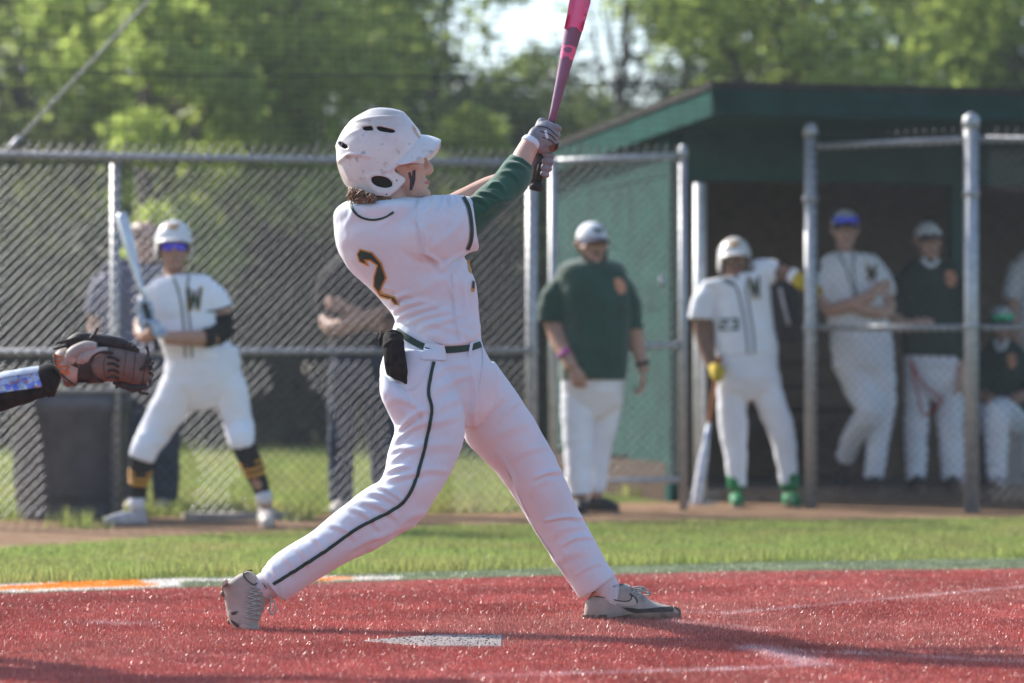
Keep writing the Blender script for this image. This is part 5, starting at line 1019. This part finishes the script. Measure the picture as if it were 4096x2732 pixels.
# ---- player leaning on the post
Y = 20.35; pa, pz = P(2872, 1470, Y - .12), P(2783, 2030, Y - .22); pz.z = .02; pd = (pz - pa).normalized()
root, body, M, pt = person('helmeted player in white 23 jersey with yellow gloves leaning on the dugout post', Y, 3030, (2938, 1120, .25, 4, 2), M_SKIN2,
  [('jersey', M_WHITE, [('L', [(2895, 1112, 2996, 1108, .07), (2800, 1130, 3062, 1078, .11), (2845, 1190, 3082, 1165, .125), (2852, 1264, 3090, 1264, .13), (2857, 1339, 3104, 1339, .135), (2860, 1395, 3112, 1390, .135), (2862, 1424, 3112, 1416, .135)]), [(2850, 1160, 100), (2812, 1215, 104), (2804, 1275, 100)], [(3020, 1095, 105), (3070, 1085, 98), (3106, 1090, 90)]]),
   ('trousers', M_PANTS, [('L', [(2865, 1400, 3110, 1395, .125), (2862, 1480, 3112, 1480, .13), (2870, 1555, 3108, 1555, .115)]), [(2935, 1505, 132), (2930, 1629, 120), (2934, 1720, 112), (2942, 1820, 92), (2948, 1946, 74)], [(3052, 1505, 134), (3088, 1629, 120), (3118, 1695, 112), (3140, 1795, 92), (3158, 1940, 74)]])],
  bare=[[(2806, 1268, 72), (2812, 1339, 70), (2830, 1413, 58, -.04), (2850, 1462, 50, -.08)], [(3100, 1092, 64), (3145, 1096, 58, -.08), (3185, 1112, 48, -.14)], [(2948, 1905, 58), (2948, 1975, 55)], [(3156, 1890, 58), (3162, 1970, 55)]])
cap_logo(cap(root, M, M_HELM, M_HELM, True), 2920, 962, 40, 28, M_GOLD, Y); jb3 = bvh_of(worldcopy(pt['jersey'])); emblem_w(pt['jersey'], jb3, 2996, 1108, 46, 84, Y, 10); placket(pt['jersey'], jb3, [[(2905, 1110), (2945, 1150), (2968, 1230), (2985, 1330), (2992, 1415)], [(2995, 1110), (2985, 1160), (2998, 1240), (3012, 1330), (3018, 1412)], [(2880, 1100), (2910, 1130), (2940, 1140)]], Y)
def seg2(x, y, w, h): t = w * .28; return [(x, y), (x + w, y), (x + w, y + h * .56), (x + t, y + h * .56), (x + t, y + h - t), (x + w, y + h - t), (x + w, y + h), (x, y + h), (x, y + h * .40), (x + w - t, y + h * .40), (x + w - t, y + t), (x, y + t)]
def seg3(x, y, w, h): t = w * .28; return [(x, y), (x + w, y), (x + w, y + h), (x, y + h), (x, y + h - t), (x + w - t, y + h - t), (x + w - t, y + h * .58), (x + t, y + h * .58), (x + t, y + h * .42), (x + w - t, y + h * .42), (x + w - t, y + t), (x, y + t)]
numerals(pt['jersey'], jb3, [seg2(2878, 1274, 34, 48), seg3(2921, 1272, 34, 48)], Y)
mb = MB(); fist(mb, pa + pd * .04, -pd, .0145, Vector((-.1, -1, 0)), P(2848, 1468, Y - .09), hand=1, sc=1.3); obj('batting_glove', union(mb, .006, 2), M_YEL, root)
mb = MB(); open_hand(mb, P(3188, 1112, Y - .15), Vector((.75, -.2, -.55)), Vector((.2, .9, -.2)), sc=1.2, curl=.45); limb(mb, [(3175, 1105, 56, -.13), (3205, 1125, 66, -.16), (3225, 1150, 60, -.17)], Y); obj('batting_glove', union(mb, .006, 2), M_YEL, root); obj('wrist_strap', limb(MB(), [(3166, 1100, 60, -.12), (3186, 1110, 60, -.145)], Y), M_WHITE, root)
bt3 = thing('baseball_bat', 'white and blue bat with orange grip resting tip down on the dirt', 'bat', pz); L3 = (pz - pa).length; obj('handle', turned([(-.07, .012), (-.066, .023), (-.05, .022), (-.04, .0135), (.1, .0135), (L3 * .40, .0145), (L3 * .405, .012)], pa, pd), M_ORG, bt3); obj('barrel', turned([(L3 * .40, .0135), (L3 * .5, .018), (L3 * .62, .027), (L3 * .72, .033), (L3 * .97, .0335), (L3 * .99, .028), (L3, .012)], pa, pd), M_BLUEBAT, bt3)
for x, xt in ((2948, 2938), (3160, 3178)):
    obj('long_sock', limb(MB(), [(x - 2, 1895, 80), (x, 1960, 72)], Y), M_SHGRN, root); shoe3(root, P(x, 1975, Y), Vector((P(xt, 0, Y).x, Y - .22, .0)), M_SHGRN, .05)

# ---- equipment bag hanging in the dugout
tbag = thing('equipment_bag', 'black equipment bag hanging behind the player leaning on the post', 'bag', P(3135, 1380, 21.1)); mb = MB(); loft(mb, [(3085, 1105, 3175, 1105, 21.1, .06), (3075, 1150, 3190, 1150, 21.1, .10), (3078, 1290, 3195, 1290, 21.1, .11), (3090, 1370, 3190, 1370, 21.1, .09)], n=20, pw=3); obj('sack', ruffle(union(mb, .01, 3), .006, 10), M_BAG, tbag)
obj('strap', MB().tube([P(3110, 1110, 21.05), P(3120, 1060, 21.0), P(3150, 1060, 21.0), P(3160, 1110, 21.05)], .012, n=8, sub=4), M_BAG, tbag); obj('pale_stripe', MB().tube([P(3120, 1150, 20.985), P(3140, 1240, 20.975), P(3155, 1300, 20.98)], .012, n=6, sub=3), M_GREY, tbag)

# ---- players inside the dugout
Y = 21.3; FZ = .08
root, body, M, pt = person('player in white jersey with folded arms and blue sunglasses on his cap', Y, 3480, (3380, 992, .25, 0, 0), M_SKIN,
  [('jersey', M_WHITE, [('L', [(3342, 1008, 3424, 1008, .068), (3290, 1030, 3502, 1022, .10), (3282, 1084, 3526, 1075, .12), (3288, 1164, 3535, 1164, .125), (3296, 1240, 3545, 1240, .125), (3318, 1325, 3566, 1325, .125)]), [(3335, 1070, 88), (3308, 1130, 94), (3306, 1188, 88)], [(3490, 1070, 88), (3536, 1125, 82), (3545, 1180, 78)]]),
   ('trousers', M_PANTS, [('L', [(3322, 1310, 3566, 1310, .12), (3322, 1396, 3574, 1396, .125), (3340, 1470, 3574, 1470, .11)]), [(3402, 1430, 165), (3446, 1557, 140), (3478, 1646, 114, -.1), (3420, 1735, 95, .02), (3376, 1838, 76, .16)], [(3507, 1430, 143), (3528, 1593, 116), (3516, 1726, 98), (3494, 1915, 76)]])],
  bare=[[(3302, 1180, 60), (3315, 1238, 60, -.06), (3418, 1212, 54, -.17), (3495, 1175, 46, -.19)], [(3547, 1175, 56), (3556, 1245, 54, -.06), (3490, 1245, 50, -.15), (3425, 1225, 44, -.19)]], handf=lambda mb: open_hand(mb, P(3495, 1175, 21.1), Vector((.8, .1, .5)), Vector((0, 1, 0))), z0=FZ)
c = cap(root, M, M_CAPW, M_NAVY); shades(root, M, M_LENSB, .22); j4 = bvh_of(worldcopy(pt['jersey'])); emblem_w(pt['jersey'], j4, 3465, 1060, 42, 62, Y); placket(pt['jersey'], j4, [[(3345, 1000), (3375, 1050), (3400, 1120), (3420, 1190)], [(3425, 1000), (3412, 1050), (3418, 1120), (3432, 1190)]], Y, 6)
shoe3(root, P(3372, 1860, Y + .18), Vector((P(3345, 0, Y + .2).x, Y + .10, FZ)), M_BLKSH, .046); shoe3(root, P(3494, 1925, Y), Vector((P(3500, 0, Y).x, Y - .22, FZ)), M_BLKSH, .048)
Y = 21.5
root, body, M, pt = person('player in dark green hoodie and white cap beside the thick fence post', Y, 3720, (3714, 1036, .245, 10, 0), M_SKIN,
  [('hoodie', M_HOOD, [('L', [(3672, 1030, 3760, 1030, .07), (3606, 1064, 3826, 1064, .115), (3588, 1160, 3845, 1160, .135), (3600, 1271, 3850, 1271, .135), (3606, 1370, 3860, 1380, .135), (3612, 1420, 3862, 1430, .135)]), [(3612, 1105, 92), (3586, 1200, 90), (3578, 1265, 82, -.03)], [(3828, 1105, 92), (3865, 1220, 92), (3868, 1360, 84), (3852, 1450, 70, -.05)]]),
   ('trousers', M_PANTS, [('L', [(3618, 1400, 3855, 1400, .12), (3618, 1490, 3850, 1490, .12), (3640, 1560, 3830, 1560, .1)]), [(3675, 1480, 118), (3668, 1593, 104), (3664, 1726, 98), (3664, 1920, 78)], [(3788, 1480, 118), (3796, 1593, 104), (3800, 1726, 98), (3805, 1920, 78)]])],
  bare=[[(3578, 1262, 58, -.03), (3600, 1295, 54, -.1), (3650, 1300, 46, -.16)], [(3852, 1445, 50, -.05), (3845, 1490, 46, -.08)]], handf=lambda mb: (open_hand(mb, P(3648, 1300, 21.34), Vector((.9, -.1, .1)), Vector((0, 1, -.3))), open_hand(mb, P(3846, 1488, 21.42), Vector((0, -.1, -1)), Vector((-1, 0, 0)), hand=-1)), z0=FZ)
cap_logo(cap(root, M, M_CAPW, M_NAVY), 3698, 866, 36, 24, M_DGREEN, Y); h4 = bvh_of(worldcopy(pt['hoodie'])); obj('chest_patch', decal(h4, [(3782, 1085), (3815, 1080), (3828, 1110), (3822, 1145), (3795, 1148), (3780, 1115)], Y, .004), M_PATCHO, pt['hoodie'])
obj('collar', MB().tube([P(3690, 1035, Y - .085), P(3712, 1062, Y - .10), P(3735, 1062, Y - .10), P(3752, 1038, Y - .085)], .018, n=8, sub=4), M_WHITE, root)
obj('red_lanyard', MB().tube([P(3640, 1440, Y - .14), P(3690, 1530, Y - .15), P(3745, 1580, Y - .15), P(3770, 1600, Y - .14), P(3700, 1660, Y - .1), P(3668, 1560, Y - .13), P(3645, 1450, Y - .14)], .008, n=7, sub=5), M_RED, root)
for x in (3664, 3805): shoe3(root, P(x, 1925, Y), Vector((P(x + 4, 0, Y).x, Y - .22, FZ)), M_BLKSH, .047)
Y = 22.0
tk = thing('seat_bucket', 'upturned grey bucket under the seated boy', 'bucket', (P(4010, 0, Y).x, Y, FZ)); bx_ = P(4010, 0, Y).x; mb = MB(); mb.rings([[Vector((bx_ + r * math.cos(t * .2618), Y + r * math.sin(t * .2618), z)) for t in range(24)] for r, z in ((.165, .081), (.165, .10), (.15, .11), (.135, .44), (.12, .45))]); obj('pail', mb, M_BINRIM, tk); obj('bail', MB().tube([(bx_ - .16, Y, .16), (bx_ - .1, Y - .16, .12), (bx_ + .1, Y - .16, .12), (bx_ + .16, Y, .16)], .005, n=6, sub=4), M_GALV, tk)
root, body, M, pt = person('boy seated on a bucket with green sunglasses on his white cap', Y, 3990, (4002, 1365, .235, 0, 4), M_SKIN3,
  [('hoodie', M_HOOD, [('L', [(3965, 1362, 4045, 1362, .065), (3928, 1398, 4098, 1398, .10), (3915, 1490, 4112, 1490, .12), (3920, 1580, 4112, 1580, .125), (3925, 1660, 4108, 1660, .12)]), [(3935, 1420, 82), (3908, 1510, 78, -.04), (3925, 1585, 66, -.14)], [(4090, 1420, 82), (4118, 1510, 78, -.04), (4100, 1585, 66, -.14)]]),
   ('trousers', M_PANTS, [('L', [(3925, 1640, 4108, 1640, .12), (3930, 1720, 4100, 1720, .12)]), [(3975, 1690, 125), (3890, 1665, 122, -.2), (3800, 1645, 118, -.40), (3812, 1760, 92, -.40), (3846, 1915, 74, -.38)], [(4055, 1690, 125), (4030, 1665, 122, -.22), (3992, 1650, 116, -.42), (3985, 1780, 92, -.42), (3985, 1915, 74, -.40)]])],
  bare=[[(3925, 1580, 50, -.14), (3965, 1600, 44, -.24)], [(4100, 1580, 50, -.14), (4050, 1600, 44, -.24)]], handf=lambda mb: (open_hand(mb, P(3965, 1600, 21.76), Vector((.9, -.3, -.2)), Vector((0, 0, -1))), open_hand(mb, P(4050, 1600, 21.76), Vector((-.9, -.3, -.2)), Vector((0, 0, -1)), hand=-1)), z0=FZ)
cap(root, M, M_CAPW, M_NAVY); shades(root, M, M_LENSG, .22); h5 = bvh_of(worldcopy(pt['hoodie'])); obj('chest_patch', decal(h5, [(4028, 1420), (4058, 1415), (4066, 1445), (4055, 1475), (4034, 1470)], Y, .004), M_PATCHO, pt['hoodie'])
obj('collar', MB().tube([P(3980, 1362, Y - .08), P(3995, 1392, Y - .10), P(4012, 1392, Y - .10), P(4028, 1362, Y - .08)], .016, n=8, sub=4), M_WHITE, root)
shoe3(root, P(3846, 1912, Y - .38), Vector((P(3835, 0, 21.6).x, Y - .58, FZ)), M_GREY, .044); shoe3(root, P(3985, 1912, Y - .40), Vector((P(3990, 0, 21.6).x, Y - .60, FZ)), M_GREY, .044)
Y = 22.5
root, body, M, pt = person('player in white jersey cut off by the right edge behind the seated boy', Y, 4170, (4200, 965, .245, -8, 0), M_SKIN,
  [('jersey', M_WHITE, [('L', [(4150, 985, 4250, 985, .065), (4075, 1022, 4325, 1022, .11), (4060, 1120, 4340, 1120, .125), (4065, 1250, 4335, 1250, .125), (4070, 1370, 4330, 1370, .125)]), [(4092, 1060, 98), (4062, 1140, 94), (4055, 1195, 88)], [(4308, 1060, 98), (4340, 1140, 94), (4345, 1195, 88)]]),
   ('trousers', M_PANTS, [('L', [(4075, 1350, 4325, 1350, .12), (4075, 1440, 4325, 1440, .12), (4100, 1510, 4300, 1510, .1)]), [(4135, 1430, 125), (4125, 1650, 105), (4120, 1900, 76)], [(4265, 1430, 125), (4272, 1650, 105), (4278, 1900, 76)]])],
  bare=[[(4055, 1190, 58), (4050, 1290, 54, -.03), (4068, 1370, 46, -.1)], [(4345, 1190, 58), (4350, 1290, 54, -.03), (4335, 1370, 46, -.1)]], handf=lambda mb: (open_hand(mb, P(4068, 1372, 22.4), Vector((0, -.1, -1)), Vector((1, 0, 0))), open_hand(mb, P(4335, 1372, 22.4), Vector((0, -.1, -1)), Vector((-1, 0, 0)), hand=-1)), z0=FZ)
cap(root, M, M_CAPW, M_NAVY)
for x in (4120, 4278): shoe3(root, P(x, 1905, Y), Vector((P(x, 0, Y).x, Y - .22, FZ)), M_BLKSH, .047)

# ---- catcher reaching in from the left
Y = 9.32
M_HOLO = mat('foil_guard', (.45, .5, .62), rough=.22, spec=.7, metal=.55, var=.3, scale=26, patch=[((.05, .09, .55), 34, .50, .55, .8), ((.55, .06, .05), 41, .56, .60, .8), ((.50, .48, .08), 55, .60, .63, .8)])
M_MITT = mat('mitt_leather', (.155, .105, .09), rough=.55, spec=.35, var=.18, scale=22, bump=.3, bscale=160, patch=[((.26, .18, .15), 9, .5, .7, .5)])
M_MITTD = mat('mitt_dark_leather', (.035, .028, .028), rough=.6, spec=.3, var=.25, scale=30)
M_MITTL = mat('mitt_pale_leather', (.42, .36, .33), rough=.55, spec=.3, var=.15, scale=20)
M_ORANGE = mat('orange_stitch', (.62, .17, .045), rough=.6, var=.15, scale=40)
root, body, M, pt = person('crouching catcher reaching his black sleeved arm in from the left edge', Y, -740, (-650, 1400, .24, 80, -4), M_SKIN,
  [('jersey', M_BLACK, [('L', [(-740, 1400, -550, 1400, .10), (-860, 1460, -470, 1450, .17), (-910, 1650, -510, 1640, .17), (-960, 1850, -600, 1860, .16), (-1000, 2050, -660, 2060, .15)]), [(-550, 1500, 210), (-340, 1545, 190), (-120, 1590, 168), (60, 1555, 140), (130, 1538, 124), (170, 1528, 122), (198, 1520, 122)], [(-700, 1520, 210, .22), (-640, 1750, 180, .30), (-550, 1900, 140, .2)]]),
   ('trousers', M_PANTS, [('L', [(-1010, 1980, -670, 2000, .16), (-1020, 2150, -680, 2170, .16), (-980, 2270, -720, 2280, .12)]), [(-820, 2150, 240, -.12), (-620, 2060, 220, -.2), (-450, 2010, 200, -.26), (-480, 2200, 170, -.22), (-550, 2530, 120, -.16)], [(-820, 2150, 240, .12), (-650, 2060, 220, .25), (-490, 2030, 200, .2), (-600, 2200, 170, .14), (-660, 2500, 120, .12)]])], voxel=.01)
cap(root, M, M_BLKSH, M_BLKSH, True)
shoe3(root, P(-550, 2520, Y - .16), Vector((P(-410, 0, Y).x, Y - .2, .015)), M_BLKSH, .05); shoe3(root, P(-660, 2480, Y + .12), Vector((P(-540, 0, Y).x, Y + .14, .015)), M_BLKSH, .05)
ab = bvh_of(worldcopy(pt['jersey']))
obj('arm_guard', decal(ab, [(-160, 1500), (0, 1504), (90, 1482), (158, 1466), (166, 1500), (168, 1547), (80, 1560), (0, 1572), (-160, 1590)], Y, .006, 4), M_HOLO, root)
obj('arm_guard_silver', decal(ab, [(-160, 1492), (0, 1500), (90, 1478), (155, 1463), (160, 1492), (80, 1505), (0, 1520), (-160, 1520)], Y, .0075, 4), M_SILVER, root)  # silver upper part of the guard
obj('sleeve_cuff', limb(MB(), [(172, 1528, 132), (196, 1522, 136), (232, 1530, 118)], Y, .9), M_BLACK, root)
tm = thing('catchers_mitt', 'brown and black catcher\'s mitt held out with dark lacing', 'mitt', P(420, 1470, Y)); mb = MB()
loft(mb, [(216, 1420, 268, 1550, Y, .04), (240, 1395, 290, 1545, Y, .048), (300, 1385, 318, 1530, Y, .055), (380, 1385, 388, 1532, Y - .01, .06), (455, 1388, 462, 1527, Y - .01, .062), (525, 1398, 532, 1543, Y - .01, .056), (582, 1415, 582, 1552, Y, .04), (607, 1450, 604, 1512, Y, .02)], n=28, pw=2.3)
PADM = union(mb, .0042, 3); ruffle(PADM, .002, 18); pad = obj('palm_pad', PADM, M_MITT, tm); pbv = bvh_of(worldcopy(pad))
zm = lambda z: [(x * .3827, 1200 + y * .3827) for x, y in z]
mb = MB(); mb.tube([P(*p, Y - .02) for p in zm([(690, 480), (820, 410), (1000, 430), (1200, 450), (1350, 495), (1450, 545)])], [.012, .02, .022, .02, .016, .008], n=12, sub=4); obj('top_edge', mb, M_MITTD, tm)
mb = MB(); mb.tube([P(*p, Y - .058) for p in zm([(1010, 490), (900, 490), (790, 545), (745, 590), (790, 650)])], [.012, .018, .021, .02, .012], n=12, sub=4); obj('thumb_stall', mb, M_MITTL, tm)
mb = MB(); mb.tube([P(*p, Y - .056) for p in zm([(1130, 520), (980, 560), (870, 610), (850, 670)])], [.008, .018, .024, .014], n=12, sub=4); obj('finger_stall', mb, M_MITTL, tm)
obj('wrist_strap', decal(pbv, zm([(560, 560), (640, 540), (690, 560), (740, 660), (830, 720), (820, 820), (780, 870), (690, 840), (600, 740), (555, 640)]), Y - .05, .003, 4), M_MITTL, tm)
obj('binding', ribbon(pbv, zm([(560, 600), (600, 710), (690, 810), (790, 875)]), 6, Y - .05, .006), M_MITTD, tm); obj('binding', ribbon(pbv, zm([(700, 520), (705, 590), (740, 660), (820, 700)]), 6, Y - .05, .006), M_MITTD, tm)
for a in ([(590, 585), (655, 600), (640, 640), (600, 640), (590, 585)], [(600, 650), (625, 690), (605, 690)], [(640, 690), (720, 690), (690, 740), (650, 730), (640, 690)], [(700, 720), (730, 765), (690, 765), (640, 750)]): obj('emblem_stroke', ribbon(pbv, zm(a), 7, Y - .05, .0065, 4), M_ORANGE, tm)
obj('dark_panel', decal(pbv, zm([(820, 720), (850, 680), (930, 640), (945, 740), (1020, 820), (1100, 850), (1000, 862), (850, 870), (800, 870)]), Y - .05, .0032, 3), M_MITTD, tm)
for a in ([(1110, 575), (1085, 660), (1090, 750), (1110, 840)], [(1320, 550), (1310, 640), (1295, 740), (1290, 835)], [(1415, 550), (1405, 650), (1390, 850)], [(1530, 560), (1510, 700), (1480, 880)]): obj('seam', ribbon(pbv, zm(a), 2.5, Y - .05, .003), M_MITTD, tm)
def lace(a, r=.0042): obj('lace', MB().tube([onto(pbv, *p, Y - .05, .005) for p in zm(a)], r, n=7, sub=3), M_MITTD, tm)
for i in range(4): lace([(1125, 600 + 68 * i), (1185, 605 + 62 * i), (1245, 640 + 58 * i)])
for i in range(4): lace([(1545 + 6 * i, 620 + 70 * i), (1575, 640 + 70 * i), (1592 - 8 * i, 660 + 70 * i)])
lace([(950, 660), (975, 600), (1040, 560), (1120, 555), (1180, 560)]); lace([(945, 690), (960, 760), (1010, 810), (1080, 840)]); lace([(1460, 730), (1510, 690), (1540, 610)])
for a in ([(930, 430), (945, 400), (990, 350), (1020, 290)], [(1545, 600), (1548, 540), (1530, 480)], [(1430, 940), (1480, 975), (1560, 985)], [(1210, 920), (1240, 890), (1260, 870)], [(555, 515), (640, 490), (700, 480)], [(580, 455), (640, 440), (720, 420), (800, 395), (870, 415)]): obj('lace_end', MB().tube([P(*p, Y - .04) for p in zm(a)], .0045, n=7, sub=4), M_MITTD, tm)
for i in range(9): q = zm([(980 + 52 * i, 425 + (i * i) * .9)])[0]; obj('edge_stitch', MB().ell(P(q[0], q[1], Y - .035), (.0065, .006, .005), 8, 6), M_MITTD, tm)
mb = MB(); mb.tube([P(*p, Y - .03) for p in zm([(1180, 860), (1280, 880), (1380, 920), (1470, 920), (1540, 890)])], [.006, .012, .013, .011, .006], n=9, sub=4); obj('lower_web', mb, M_MITTD, tm)
